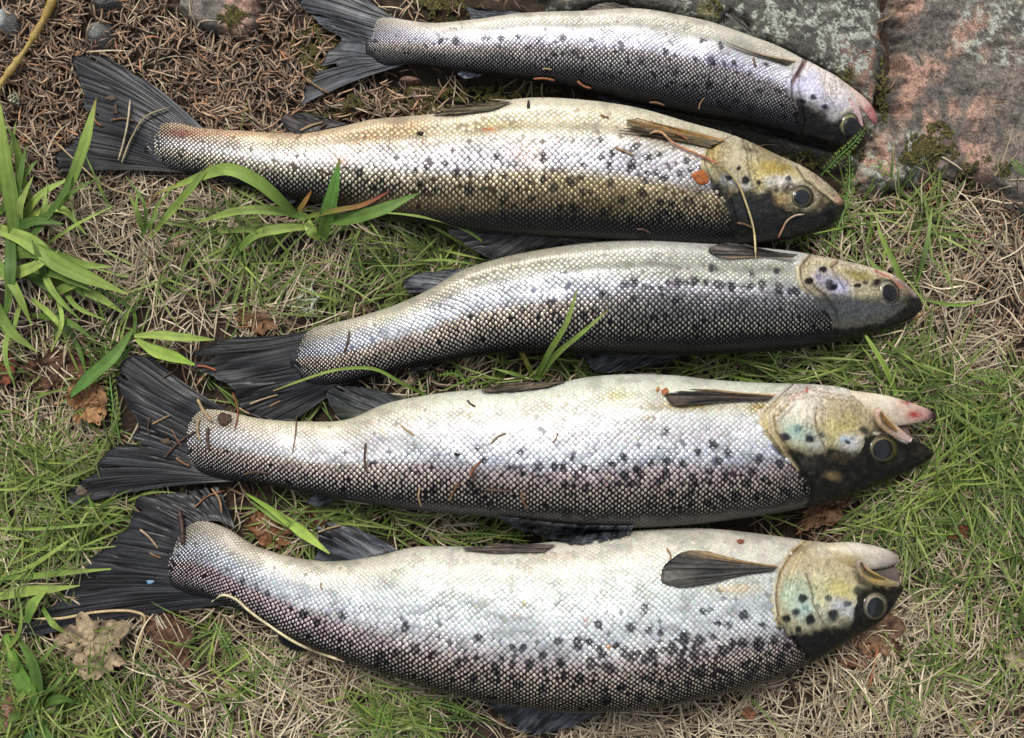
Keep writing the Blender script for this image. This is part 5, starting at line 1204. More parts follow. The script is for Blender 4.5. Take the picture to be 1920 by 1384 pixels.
# ------------------------------------------------------------------ hero plants
def blade(parent, pts, widths, c1, c2=None, name='blade', fold=.13, n=26, mat=None, red=0):
    """pts: (px, py, z mm) along the blade, widths in photo pixels"""
    p = np.array(pts, float)
    t01 = np.linspace(0, 1, n)
    q = hermite(p, n) if len(p) > 2 else p[0] + (p[-1] - p[0]) * t01[:, None]
    Z = q[:, 2] * MM
    C = W(q[:, 0], q[:, 1], Z)
    T = np.gradient(C, axis=0); T /= np.linalg.norm(T, axis=1)[:, None]
    side = np.cross(T, np.array([0, 0, 1.0])); side /= np.linalg.norm(side, axis=1)[:, None] + 1e-9
    upv = np.cross(side, T)
    w = np.interp(t01, np.linspace(0, 1, len(widths)), widths) * PXS * (H - Z) / (H - ZR)
    k = np.linspace(-1, 1, 13); fo = np.abs(k) ** 1.2 * fold; w = w * (1 + .10 * (vnoise(t01 * 7 + pts[0][0], t01 * 0) - .5))
    w = w * .9
    tw = .3 * np.sin(t01 * 4 + pts[0][0])
    V = C[:, None] + side[:, None] * (k[None, :, None] * w[:, None, None] / 2) + upv[:, None] * ((fo[None] + k[None] * tw[:, None] * .4) * w[:, None] / 2)[..., None]
    c2 = c2 or c1
    c = lin(c1) * (1 - t01[:, None]) + lin(c2) * t01[:, None]
    vein_ = .88 + .24 * vnoise(k * 3.3 + 5 + pts[0][0], k * 0); vein_[6] *= .86
    brn = (smooth(.82, 1.0, t01) * ((pts[0][0] * 13.7 + pts[0][1] * 7.1) % 1 > .5))[:, None]
    c = c * (1 - .8 * brn) + lin([150, 122, 70]) * .8 * brn
    blot = fbm(t01[:, None] * 14 + pts[0][1], k[None] * 1.2 + pts[0][0], 3)
    Cc = c[:, None] * vein_[None, :, None] * (.8 + .4 * blot)[..., None] * (.9 + .2 * fbm(t01 * 9 + pts[0][0], t01 * 0, 2))[:, None, None]
    under = V - upv[:, None] * .00012
    nn = n * 13
    q4 = grid_quads(n, 13)
    edge = np.r_[np.arange(13), np.arange(1, n) * 13 + 12, (n - 1) * 13 + np.arange(11, -1, -1), np.arange(n - 2, 0, -1) * 13]
    e2 = np.roll(edge, -1)
    o = mesh_obj(name, np.r_[V.reshape(-1, 3), under.reshape(-1, 3)], None, mat or M_BLADE, np.r_[Cc.reshape(-1, 3), Cc.reshape(-1, 3)], quads=np.r_[q4, q4[:, ::-1] + nn, np.stack([edge, e2, e2 + nn, edge + nn], 1)])
    if parent is not None: hang(parent, o)
    return o
def plant(label, loc, blades_, cat='grass plant', name='grass_plant', group=None):
    r = empty(name, tuple(W(loc[0], loc[1], 0.0)))
    tag(r, label, cat, group)
    for b in blades_:
        blade(r, *b)
    return r
GR, GL, GD = (102, 132, 58), (160, 182, 92), (72, 100, 46)
plant('bright broad bladed grass plant at the left border beside the second tail', (20, 500),
  [([(30, 470, 6), (22, 380, 20), (8, 290, 30), (0, 190, 34)], [18, 34, 30, 2], GR, GL),
   ([(98, 400, 8), (128, 350, 22), (155, 280, 32), (181, 183, 34)], [14, 22, 24, 2], GR, GL),
   ([(20, 500, 6), (70, 430, 20), (120, 360, 26), (150, 290, 26)], [10, 14, 12, 1], GD, GR),
   ([(10, 480, 8), (60, 470, 18), (120, 500, 24), (240, 552, 18)], [22, 36, 30, 2], GR, GL),
   ([(0, 430, 8), (50, 450, 18), (110, 500, 22), (160, 560, 14)], [24, 34, 26, 2], GL, GR),
   ([(20, 430, 8), (20, 500, 20), (16, 560, 18), (2, 620, 10)], [20, 26, 18, 2], GD, GR),
   ([(90, 520, 6), (150, 540, 14), (190, 560, 16), (235, 590, 12)], [14, 24, 18, 2], GR, GL),
   ([(30, 450, 6), (70, 400, 12), (110, 390, 14), (162, 440, 8)], [16, 20, 16, 2], GL, GL),
   ([(5, 500, 5), (60, 520, 10), (110, 560, 12), (100, 640, 6)], [14, 18, 14, 1], GD, GD),
   ([(60, 380, 5), (40, 330, 16), (30, 270, 22), (10, 230, 22)], [10, 18, 14, 1], GL, GR),
   ([(120, 600, 4), (150, 660, 10), (165, 720, 8)], [8, 10, 1], GD, GR)])
plant('small shoot of pointed light green leaves between the two left tails', (250, 640),
  [([(252, 630, 8), (290, 628, 16), (340, 632, 18), (402, 637, 12)], [8, 20, 18, 2], GL, GL),
   ([(255, 636, 8), (285, 655, 16), (330, 670, 18), (365, 684, 14)], [8, 26, 24, 3], GL, (160, 196, 80)),
   ([(246, 622, 8), (215, 665, 16), (170, 705, 16), (118, 756, 10)], [8, 26, 26, 2], GR, (96, 140, 70)),
   ([(250, 630, 6), (252, 590, 8), (220, 560, 8), (180, 540, 6)], [6, 8, 8, 4], GR, GD),
   ([(250, 640, 6), (230, 670, 7), (200, 690, 6)], [5, 9, 1], GD, GR)])
plant('green grass plant arching over the flank of the second trout', (575, 410),
  [([(560, 408, 16), (525, 375, 30), (480, 338, 38), (425, 317, 37), (370, 333, 28), (290, 365, 12)], [12, 24, 28, 24, 12, 2], GR, GL),
   ([(280, 448, 4), (305, 415, 14), (345, 368, 26), (400, 304, 33)], [8, 16, 16, 2], GL, GR),
   ([(603, 448, 12), (612, 410, 28), (624, 360, 38), (637, 297, 42)], [24, 34, 24, 2], GR, (96, 150, 66)),
   ([(590, 412, 18), (640, 412, 32), (700, 398, 44), (786, 362, 46)], [14, 28, 26, 2], GR, (110, 140, 70)),
   ([(575, 406, 14), (520, 395, 22), (450, 395, 24), (366, 418, 12)], [12, 20, 18, 2], GR, GL),
   ([(575, 425, 10), (530, 428, 16), (480, 440, 16), (430, 490, 6)], [12, 22, 18, 2], GL, GR),
   ([(560, 420, 8), (520, 440, 10), (470, 430, 12), (400, 438, 6)], [10, 16, 14, 2], GD, GL),
   ([(565, 410, 16), (620, 396, 34), (680, 384, 42), (732, 358, 46)], [8, 12, 10, 2], (110, 140, 60), (150, 70, 60)),
   ([(560, 395, 14), (570, 380, 20), (584, 358, 24)], [10, 10, 2], (150, 140, 70), (170, 110, 60)),
   ([(575, 415, 12), (585, 435, 14), (600, 452, 8)], [16, 24, 3], GL, GL),
   ([(270, 440, 3), (262, 410, 10), (240, 360, 16)], [10, 12, 1], GR, GL)])
plant('two upright grass blades in front of the third trout, with a yellow withered one', (1008, 705),
  [([(1004, 712, 8), (1030, 660, 26), (1060, 610, 40), (1083, 540, 48)], [10, 13, 11, 2], GR, GL),
   ([(1008, 712, 8), (1040, 668, 24), (1090, 625, 38), (1143, 579, 46)], [10, 13, 9, 2], GR, GL),
   ([(1000, 712, 4), (990, 685, 12), (972, 655, 18), (935, 638, 22)], [12, 10, 8, 2], GR, (196, 160, 70)),
   ([(1000, 712, 3), (960, 700, 8), (920, 690, 6)], [6, 8, 1], GR, GL)])
plant('single broad yellow green blade lying above the bottom trout tail', (500, 950),
  [([(462, 926, 4), (500, 950, 10), (550, 985, 14), (618, 1038, 22)], [4, 14, 24, 3], (130, 160, 64), (172, 196, 92)),
   ([(470, 940, 3), (500, 962, 8), (560, 1000, 8)], [3, 10, 2], GR, GL)])
plant('thin grass blade bent across the third tail', (795, 738),
  [([(798, 740, 4), (760, 722, 14), (702, 692, 22), (640, 692, 24), (560, 715, 20), (512, 733, 14)], [6, 7, 7, 6, 5, 2], GR, GL)])
plant('dark green grass rosette in the bottom left corner', (60, 1300),
  [([(10, 1190, 4), (30, 1250, 14), (60, 1300, 16), (75, 1345, 8)], [14, 30, 26, 6], (96, 140, 50), GR),
   ([(62, 1345, 4), (70, 1290, 16), (60, 1240, 20), (20, 1180, 14)], [10, 26, 22, 2], GD, GR),
   ([(70, 1340, 4), (90, 1380, 12), (120, 1410, 12)], [10, 20, 2], GD, GR),
   ([(70, 1330, 4), (110, 1310, 14), (150, 1320, 8)], [10, 22, 2], GD, GR),
   ([(60, 1340, 4), (20, 1345, 12), (-20, 1350, 6)], [10, 18, 2], GR, GD),
   ([(65, 1335, 4), (40, 1290, 12), (10, 1260, 10)], [8, 22, 2], (110, 150, 60), GR),
   ([(70, 1345, 3), (50, 1390, 8), (20, 1420, 6)], [8, 20, 2], (60, 100, 56), GD)])
plant('pale green grass blades at the left border beside the bottom tail', (30, 1080),
  [([(-10, 1120, 4), (50, 1108, 10), (100, 1104, 12), (150, 1098, 8)], [14, 24, 16, 2], GL, GL),
   ([(-10, 1085, 4), (60, 1080, 12), (140, 1072, 10), (220, 1066, 6)], [8, 14, 10, 2], GR, GL),
   ([(50, 1170, 4), (60, 1135, 12), (86, 1108, 14)], [10, 26, 3], (110, 150, 70), GL),
   ([(80, 1140, 8), (100, 1170, 14), (128, 1190, 8)], [10, 14, 2], GR, GL),
   ([(-10, 1085, 3), (60, 1060, 12), (120, 1020, 14), (150, 1000, 8)], [4, 10, 8, 2], GL, GL),
   ([(-20, 990, 3), (60, 992, 12), (150, 985, 12), (240, 975, 8)], [5, 7, 6, 2], GL, GR),
   ([(-20, 1035, 3), (60, 1030, 10), (150, 1030, 10), (220, 1024, 6)], [5, 7, 6, 2], GR, GL)])
plant('slender grass blade standing tall at the right, beside the straw', (1730, 420),
  [([(1722, 520, 4), (1735, 470, 18), (1742, 430, 24), (1748, 385, 26)], [8, 11, 8, 1], (120, 150, 80), (160, 180, 110)),
   ([(1705, 560, 4), (1680, 500, 16), (1655, 450, 22), (1640, 400, 22)], [8, 14, 10, 1], GR, GL),
   ([(1700, 560, 4), (1668, 520, 14), (1640, 500, 16), (1620, 470, 12)], [8, 12, 10, 1], GL, GR)])
plant('long thin grass blades crossing below the second trout', (900, 460),
  [([(980, 500, 4), (930, 470, 14), (870, 430, 24), (760, 402, 26), (700, 398, 20)], [3, 6, 6, 5, 2], GR, GL),
   ([(920, 505, 3), (870, 460, 12), (800, 420, 18), (740, 395, 20)], [3, 6, 5, 2], GR, GL),
   ([(760, 490, 3), (840, 488, 10), (880, 494, 10), (910, 500, 6)], [3, 6, 5, 2], GL, GR),
   ([(960, 480, 3), (940, 462, 12), (905, 452, 14), (872, 445, 10)], [3, 5, 5, 2], GR, GL)])
plant('narrow blades rising in front of the mouth of the fourth trout', (1640, 700),
  [([(1680, 740, 4), (1660, 690, 14), (1630, 640, 18), (1610, 610, 16)], [8, 12, 10, 1], (140, 170, 70), GL),
   ([(1650, 720, 4), (1640, 680, 12), (1615, 650, 14)], [6, 9, 1], GR, GL),
   ([(1730, 560, 26), (1760, 568, 24), (1800, 572, 20), (1850, 562, 14)], [2, 8, 6, 1], GR, GL)])

for (lab, gx0, gy0, specs) in [
    ('loose tuft of pointed green leaves at the left border above the brown leaf', 60, 560, [(-20, 470, 60, 610, 22), (40, 560, 20, 640, 12), (80, 560, 190, 520, 20), (90, 545, 60, 450, 18), (60, 560, 130, 640, 14), (95, 470, 210, 500, 20), (70, 480, 150, 600, 16), (0, 520, 110, 470, 26), (-10, 560, 70, 660, 24), (10, 440, 120, 420, 22), (40, 500, 170, 545, 24), (0, 400, 70, 300, 22), (30, 430, 140, 330, 18), (60, 590, 180, 640, 16), (20, 600, 30, 730, 12), (110, 520, 196, 600, 12), (100, 540, 96, 660, 10)]),
    ('upright green blades at the left border beside the second tail tip', 30, 380, [(40, 450, 62, 330, 18), (60, 450, 88, 345, 12), (20, 440, 50, 270, 20), (70, 470, 215, 385, 8), (90, 420, 190, 330, 8), (-10, 380, 30, 230, 14)]),
    ('fine green blades in front of the second tail', 270, 440, [(272, 446, 236, 330, 7), (276, 446, 258, 352, 9), (280, 446, 330, 345, 7), (210, 400, 160, 290, 6), (262, 446, 300, 395, 8), (300, 470, 352, 430, 7)]),
    ('tuft of fine blades at the bottom left corner beside the rosette', 20, 1250, [(0, 1230, 40, 1130, 10), (20, 1260, 110, 1200, 9), (30, 1290, 10, 1200, 12), (60, 1310, 130, 1250, 9), (20, 1330, 80, 1270, 12)])]:
    bl_ = []
    for (x0, y0, x1, y1, w_) in specs:
        k_ = random.uniform(-.16, .16); mx_, my_ = (x0 + x1) / 2 - (y1 - y0) * k_, (y0 + y1) / 2 + (x1 - x0) * k_
        bl_.append(([(x0, y0, 3), (mx_, my_, random.uniform(16, 24)), (x1, y1, random.uniform(12, 26))], [w_ * .5, w_, w_ * .75, 1.5], random.choice([GR, GL, GD]), random.choice([GL, GR])))
    plant(lab, (gx0, gy0), bl_)

# feathery yarrow leaves
def yarrow(label, pts, half, c=(84, 130, 52), nl=26):
    nl = int(nl * .62); half *= 1.15
    p = hermite(np.array(pts, float), 60)
    root = empty('yarrow_leaf', tuple(W(p[0, 0], p[0, 1], 0.0))); tag(root, label, 'feathery leaf', None)
    st = blade(root, pts, [3.5, 3, 1.5], (112, 156, 76), (130, 170, 90), name='stem', fold=.4)
    vs, cs, fs = [], [], []
    k = 0
    for i in range(nl):
        u = .10 + .9 * i / (nl - 1)
        idx = min(int(u * 59), 58); c0 = p[idx]; t = p[idx + 1] - p[idx]; t = t / (np.linalg.norm(t[:2]) + 1e-9)
        ln = half * math.sin(math.pi * min(.97, .12 + .86 * u)) ** .6
        for sgn in (-1, 1):
            nn = np.array([-t[1], t[0]]) * sgn
            d0 = nn * .8 + t[:2] * .62
            for sub in range(5):
                a = (sub / 4 - .5) * 1.1
                dd = np.array([d0[0] * math.cos(a) - d0[1] * math.sin(a), d0[0] * math.sin(a) + d0[1] * math.cos(a)])
                o0 = c0[:2] + d0 * ln * (0 if sub == 2 else .35)
                l2 = ln * (1.0 if sub == 2 else .5) * random.uniform(.8, 1.1)
                e = o0 + dd * l2; w_ = 1.0
                m = (o0 + e) / 2; pn = np.array([-dd[1], dd[0]]) * .75
                zz = c0[2] * MM; up = random.uniform(-.0010, .0022)
                q = [W(o0[0], o0[1], zz), W(m[0] + pn[0], m[1] + pn[1], zz + up), W(e[0], e[1], zz + up * 1.5), W(m[0] - pn[0], m[1] - pn[1], zz + up), W(m[0], m[1], zz + up - .0003)]
                vs += q; g = random.uniform(.75, 1.2)
                cs += [(lin(c) * .5 + lin([158, 176, 92]) * .5) * g] * 5
                fs += [[k, k + 1, k + 4], [k + 1, k + 2, k + 4], [k + 2, k + 3, k + 4], [k + 3, k, k + 4]]
                k += 5
    o = mesh_obj('leaflets', vs, fs, M_BLADE, cs); o['kind'] = 'stuff'
    hang(root, o)
yarrow('feathery yarrow leaf reaching up over the snout of the topmost trout', [(1540, 328, 8), (1570, 296, 20), (1600, 268, 30), (1626, 236, 36)], 13)
yarrow('long yarrow leaf running down past the snout of the second trout', [(1548, 475, 5), (1570, 430, 8), (1592, 350, 12), (1592, 285, 14)], 15, (90, 142, 62), 34)
yarrow('small yarrow tip below the third trout', [(1448, 702, 4), (1452, 680, 12), (1462, 655, 18), (1469, 637, 20)], 9, nl=14)
yarrow('upright yarrow leaf between the dead leaf and the fourth tail', [(226, 830, 4), (212, 760, 10), (204, 690, 12), (196, 640, 10)], 15, (92, 138, 60), 30)
yarrow('yarrow leaf in the straw below the bottom tail', [(440, 1260, 4), (430, 1220, 10), (415, 1190, 12), (402, 1165, 8)], 15, (104, 150, 70), 22)
yarrow('yarrow leaf lying flat near the bottom edge below the dorsal fin', [(760, 1318, 4), (810, 1316, 8), (860, 1330, 8), (890, 1350, 4)], 14, (96, 146, 64), 24)
yarrow('bushy yarrow leaf at the bottom edge below the belly', [(700, 1395, 4), (715, 1360, 10), (722, 1330, 10), (728, 1318, 8)], 18, (104, 156, 66), 22)
yarrow('yarrow leaf between the fourth and bottom trout', [(850, 1004, 3), (900, 1000, 7), (950, 1004, 8), (1000, 1004, 6)], 9, (80, 128, 56), 26)
yarrow('fresh yarrow leaf at the right border in bright grass', [(1905, 740, 4), (1880, 712, 10), (1850, 704, 12), (1815, 700, 8)], 17, (110, 162, 70), 26)
yarrow('lower yarrow leaf at the right border in bright grass', [(1915, 800, 4), (1870, 790, 9), (1830, 770, 10), (1795, 742, 6)], 15, (92, 148, 60), 26)
yarrow('yarrow leaf beside the pink rock at the far right', [(1925, 330, 14), (1908, 312, 18), (1896, 298, 18)], 10, (84, 136, 60), 14)
yarrow('small yarrow leaf below the second trout head', [(1560, 440, 3), (1510, 440, 8), (1480, 452, 8), (1440, 448, 4)], 10, (70, 118, 48), 22)
yarrow('thin yarrow leaf under the third trout belly', [(880, 716, 3), (850, 700, 8), (820, 704, 8)], 8, (80, 128, 50), 16)

# single straws, twigs, sticks
def stick(name, label, cat, pts, r, c1, c2=None, parent=None, group=None, knob=0, side=7, mat=None, n=28):
    p = hermite(np.array(pts, float), n) if len(pts) > 2 else np.linspace(pts[0], pts[1], n)
    Z = p[:, 2] * MM
    P = W(p[:, 0], p[:, 1], Z)[None]
    t = np.linspace(0, 1, n)
    rad = r * PXS * (np.clip(np.minimum(t * 14, (1 - t) * 14), .35, 1)) * (1 + knob * (vnoise(t * 22 + pts[0][0], t * 0) - .5))
    V = tubes(P, rad[None], side)[0]
    c = lin(c1) * (1 - t[:, None]) + lin(c2 or c1) * t[:, None]
    Cc = np.repeat((c * (.75 + .5 * fbm(t * 12 + pts[0][1], t * 0, 3))[:, None])[:, None], side, 1)
    V = np.r_[V.reshape(-1, 3), [P[0, 0]], [P[0, -1]]]
    k = n * side; j = np.arange(side); j2 = (j + 1) % side
    tr = np.r_[np.stack([np.full(side, k), j, j2], 1), np.stack([np.full(side, k + 1), (n - 1) * side + j2, (n - 1) * side + j], 1)]
    Cc = np.r_[Cc.reshape(-1, 3), Cc[0, :1], Cc[-1, :1]]
    loc = mathutils.Vector(P[0, n // 2])
    o = mesh_obj(name, V - np.array(loc)[None], tr, mat or M_NEEDLE, Cc, quads=tube_faces(1, n, side))
    o.location = loc
    tag(o, label, cat, group)
    return o
def onz(x, y, add=.8):
    h = float(hz_blur(np.array([x]), np.array([y]), 3)[0])
    return (max(h, 0.0035) / MM) + add
def lay(pts, add=.8, lift=None):
    """put flat points on whatever is beneath them"""
    q = np.array(pts, float)
    q = hermite(q, 12) if len(q) > 2 else np.linspace(q[0], q[1], 12)
    z = np.array([onz(a, b, add) for a, b in q])
    z = np.maximum(z, np.convolve(np.r_[z[0], z, z[-1]], [.25, .5, .25], 'valid'))
    return [(a, b, c) for (a, b), c in zip(q, z)]
stick('lichened_stick', 'yellowish lichen covered stick in the top left corner', 'stick', [(108, -20, 9), (85, 30, 9), (50, 90, 9), (14, 140, 9), (-20, 185, 8)], 6.5, (150, 124, 62), (176, 150, 86), knob=.9)
PALE = (198, 180, 140)
stick('straw', 'pale bent straw lying across the lower side of the bottom trout tail stem', 'straw', lay([(397, 1128), (408, 1118), (417, 1116), (480, 1156), (560, 1208), (645, 1241)], .6), 2.6, (206, 196, 160), (190, 176, 136), n=50)
stick('straw', 'flat pale straw bending down over the dead leaf at the bottom left', 'straw', lay([(60, 1160), (110, 1160), (180, 1148), (240, 1146), (268, 1151), (266, 1190), (250, 1235)], 1.2), 2.8, (196, 176, 134), (170, 146, 104), n=50)
stick('straw', 'reddish stalk lying from the pectoral fin to the gill of the second trout', 'straw', lay([(1218, 251), (1232, 246), (1262, 268), (1310, 290), (1344, 306)], 1.6), 2.2, (196, 156, 110), (170, 96, 70))
stick('straw', 'long pale straw curving down the dark cheek of the second trout', 'straw', lay([(1355, 312), (1382, 342), (1400, 385), (1413, 430), (1417, 484)], 1.2), 2.0, (170, 150, 100), (206, 190, 140))
stick('straw', 'short curved straw beneath the eye of the second trout', 'straw', lay([(1459, 446), (1466, 432), (1476, 414), (1492, 404), (1508, 402)], .9), 1.8, (160, 110, 76), (170, 160, 140))
stick('straw', 'pale straw beside the chin of the third trout', 'straw', [(1635, 632, 8), (1665, 626, 10), (1694, 619, 12)], 1.6, PALE)
stick('twig', 'dark brown twig standing against the scales of the bottom tail', 'twig', lay([(336, 955), (341, 985), (343, 1022)], 2.0), 5.0, (66, 46, 36), (60, 40, 32), knob=.6)
stick('twig', 'knobbly brown twig lying on the lower lobe of the topmost tail', 'twig', lay([(572, 147), (588, 158), (600, 166), (616, 175)], .9), 2.8, (150, 124, 92), (96, 74, 52), knob=.9)
stick('straw', 'thin pale stalk rising across the second tail', 'straw', lay([(222, 300), (232, 265), (240, 225), (244, 186)], 2.5), 1.8, (190, 176, 140))
stick('straw', 'thin pale stalk arching over the second tail fin', 'straw', lay([(228, 305), (246, 260), (272, 220), (320, 200)], 2.5), 1.8, (176, 160, 122), (120, 110, 84))
stick('straw', 'curled pale root on the left between the second tail and the grass', 'straw', [(100, 262, 6), (140, 300, 9), (200, 350, 10), (260, 370, 6)], 1.6, (170, 150, 110))
stick('straw', 'reddish brown straw piece over the third fish tail tip', 'straw', lay([(368, 686), (388, 688), (406, 695)], 1.0), 2.0, (150, 84, 52))
stick('straw', 'brown stem lying on the sunlit straw right of the bottom head', 'straw', [(1650, 1200, 5), (1640, 1240, 7), (1630, 1290, 6)], 2.5, (150, 92, 60))
stick('twig', 'dark short twig below the belly of the bottom trout', 'twig', [(1478, 1262, 5), (1484, 1280, 6), (1492, 1300, 5)], 4, (60, 44, 34), knob=.5)

names = {1: 'topmost trout', 2: 'second trout', 3: 'third trout', 4: 'fourth trout', 5: 'bottom trout'}
used_labels = {}
NEED = [
 (1, 1413, 108, 1418, 125, 2), (1, 1000, 148, 1040, 151, 2), (1, 1017, 130, 1034, 131, 1.5), (1, 1082, 152, 1108, 166, 2.2), (1, 1218, 192, 1246, 198, 2), (1, 1310, 205, 1320, 184, 1.4),
 (2, 1126, 214, 1142, 220, 2), (2, 1152, 276, 1190, 292, 2.2), (2, 1194, 430, 1220, 438, 2), (2, 1382, 418, 1410, 427, 2), (2, 595, 317, 640, 328, 1.5), (2, 207, 226, 252, 227, 2), (2, 176, 222, 190, 236, 2), (2, 563, 245, 606, 229, 2), (2, 600, 240, 612, 232, 2), (2, 1472, 395, 1486, 394, 1.5), (2, 1265, 250, 1290, 263, 1.8),
 (3, 655, 620, 645, 663, 2.2), (3, 468, 758, 522, 740, 2), (3, 506, 762, 526, 752, 1.8), (3, 372, 718, 388, 700, 2.2), (3, 1572, 488, 1558, 500, 3),
 (4, 686, 830, 688, 888, 2.4), (4, 752, 798, 776, 816, 2), (4, 876, 750, 892, 762, 1.8), (4, 880, 893, 903, 863, 2.2), (4, 888, 905, 884, 875, 1.8), (4, 843, 940, 862, 905, 2.4), (4, 908, 918, 960, 921, 2.2), (4, 978, 922, 990, 955, 2.2), (4, 788, 912, 790, 950, 1.8), (4, 1036, 830, 1046, 812, 1.4), (4, 390, 800, 392, 845, 3), (4, 374, 782, 376, 828, 2.4), (4, 308, 858, 368, 808, 2.4), (4, 322, 805, 340, 836, 1.8), (4, 286, 795, 318, 779, 2), (4, 282, 782, 280, 818, 1.6), (4, 330, 858, 356, 874, 3), (4, 455, 890, 504, 888, 2.2), (4, 370, 748, 396, 790, 3), (4, 436, 735, 440, 806, 1.6), (4, 448, 764, 468, 776, 2), (4, 548, 850, 556, 780, 1.2), (4, 920, 832, 950, 812, 1.6), (4, 305, 708, 335, 688, 1.6),
 (5, 396, 915, 416, 962, 2.2), (5, 262, 992, 296, 1028, 2), (5, 280, 1036, 302, 1046, 2.4), (5, 364, 952, 420, 920, 1.6), (5, 602, 1092, 604, 1105, 1.4), (5, 1250, 1028, 1258, 1050, 1.8), (5, 124, 1120, 142, 1121, 1.6), (5, 596, 998, 640, 985, 2),
]
for (f, x0, y0, x1, y1, r) in NEED:
    mx, my = (x0 + x1) / 2, (y0 + y1) / 2
    dx, dy = x1 - x0, y1 - y0
    b = random.uniform(-.12, .12)
    zone_x = 'tail fin' if mx < {1: 690, 2: 280, 3: 550, 4: 335, 5: 310}[f] else ('tail stem' if mx < {1: 860, 2: 480, 3: 760, 4: 560, 5: 520}[f] else ('head' if mx > {1: 1490, 2: 1350, 3: 1510, 4: 1450, 5: 1470}[f] else ('rear body' if mx < 950 else 'front body')))
    d = 'upright' if abs(dy) > 2.2 * abs(dx) else ('level' if abs(dx) > 2.2 * abs(dy) else 'slanting')
    L_ = math.hypot(dx, dy)
    ln = 'long' if L_ > 45 else ('short' if L_ < 24 else 'middling')
    key = (ln, d, zone_x, f); i_ = used_labels.get(key, random.randrange(5)); used_labels[key] = i_ + 1
    col = [((150, 94, 60), 'reddish'), ((120, 88, 60), 'brown'), ((164, 132, 94), 'tan'), ((84, 60, 44), 'dark brown'), ((178, 150, 112), 'pale')][i_ % 5]
    stick('spruce_needle', f'{ln} {col[1]} {d} spruce needle on {zone_x} of the {names[f]}', 'needle', lay([(x0, y0), (mx - dy * b, my + dx * b), (x1, y1)], .35 + .2 * r), r, col[0], tuple(int(v * .8) for v in col[0]), group='needles lying on the fish', knob=.3, side=6, n=14)

# ---- dead leaves, curled and lobed
def dead_leaf(label, cx, cy, rx, ry, rot, c1, c2, z=6, lobes=5, curl=4, seed=0, depth=.24):
    na_, nr = 96, 26
    a = np.linspace(0, 2 * math.pi, na_, endpoint=False); r = np.linspace(0, 1, nr)
    A_, R_ = np.meshgrid(a, r, indexing='ij')
    out = 1 - depth * np.abs(np.sin(A_ * lobes / 2 + seed)) ** .7 * (.6 + .8 * vnoise(A_ * 2 + seed, A_ * 0)) + .16 * (vnoise(A_ * 9 + seed, 0 * A_) - .5)
    out = out * (.72 + .6 * vnoise(A_ * .8 + seed * 3, 0 * A_ + 2)) * np.where(A_ > 5.8, 1 + 0 * A_, 1)
    lx = rx * R_ * out * np.cos(A_); ly = ry * R_ * out * np.sin(A_)
    ca, sa = math.cos(rot), math.sin(rot)
    X = cx + lx * ca - ly * sa; Y = cy + lx * sa + ly * ca
    vein = np.exp(-((np.abs(np.sin(A_ * lobes / 2 + seed)) - 1) / .06) ** 2) * (R_ > .05)
    Z = z + curl * (fbm(X / 22 + seed, Y / 22, 3) - .5) * 2 + curl * R_ ** 3 * (vnoise(A_ * 1.6 + seed, 0 * A_)) + .5 * vein + .8 * np.abs(lx / rx) ** 1.2
    Z = np.maximum(Z, 2.0) * MM
    Pw = W(X, Y, Z)
    m_ = fbm(X / 10 + seed, Y / 10, 4)[..., None]; hole = fbm(X / 6 + seed + 3, Y / 6, 3)
    c = (lin(c1) * (1 - m_) + lin(c2) * m_) * (.7 + .5 * fbm(X / 4, Y / 4, 3))[..., None] * (1 - .35 * vein)[..., None]
    q = grid_quads(na_, nr)
    q = np.r_[q, np.stack([(na_ - 1) * nr + np.arange(nr - 1), (na_ - 1) * nr + np.arange(1, nr), np.arange(1, nr), np.arange(nr - 1)], 1)]
    rr_ = np.r_[np.repeat([np.arange(nr - 1)], na_, 0).ravel()]
    drop = (hole.ravel()[q[:, 0]] > .70) & (R_.ravel()[q[:, 0]] > .35)
    q = q[~drop]; k = Pw.size // 3
    loc = mathutils.Vector((float(Pw[..., 0].mean()), float(Pw[..., 1].mean()), 0))
    V = Pw.reshape(-1, 3) - np.array(loc)
    o = mesh_obj('dead_leaf', np.r_[V, V - [0, 0, .0002]], None, M_LEAF, np.r_[c.reshape(-1, 3), c.reshape(-1, 3) * .8], quads=np.r_[q, q[:, ::-1] + k])
    o.location = loc
    tag(o, label, 'dead leaf')
    return o
dead_leaf('large torn beige dead leaf lying below the lower lobe of the bottom tail', 172, 1205, 84, 62, .2, (136, 116, 90), (184, 164, 132), z=8, seed=2, curl=3, depth=.34)
dead_leaf('curled tan dead leaf at the left, between the grass plant and the fourth tail', 160, 755, 42, 58, .3, (124, 86, 54), (190, 148, 104), z=8, seed=5, curl=6)
dead_leaf('dark brown crumpled leaf under the left grass plant', 100, 700, 80, 50, 0, (58, 38, 28), (110, 74, 50), z=4, seed=7, curl=5)
dead_leaf('rust brown curled leaf below the back of the fourth trout head', 1545, 958, 62, 26, -.5, (84, 54, 38), (158, 122, 88), z=7, seed=9, curl=7)
dead_leaf('rusty leaf beneath the head of the bottom trout', 1650, 1190, 52, 44, .4, (88, 62, 46), (152, 116, 86), z=5, seed=11, curl=5)
dead_leaf('brown leaf behind the rusty leaf under the bottom trout head', 1600, 1222, 40, 30, .1, (90, 58, 40), (150, 104, 72), z=3, seed=13, curl=4)
dead_leaf('brown dead leaf under the yellow green blade above the bottom trout', 505, 998, 56, 30, .4, (92, 56, 34), (156, 108, 70), z=4, seed=15, curl=5)
dead_leaf('dark brown leaf litter piece beside the anal fin of the bottom trout', 590, 975, 30, 24, .4, (80, 50, 34), (130, 90, 60), z=3, seed=17, curl=4)
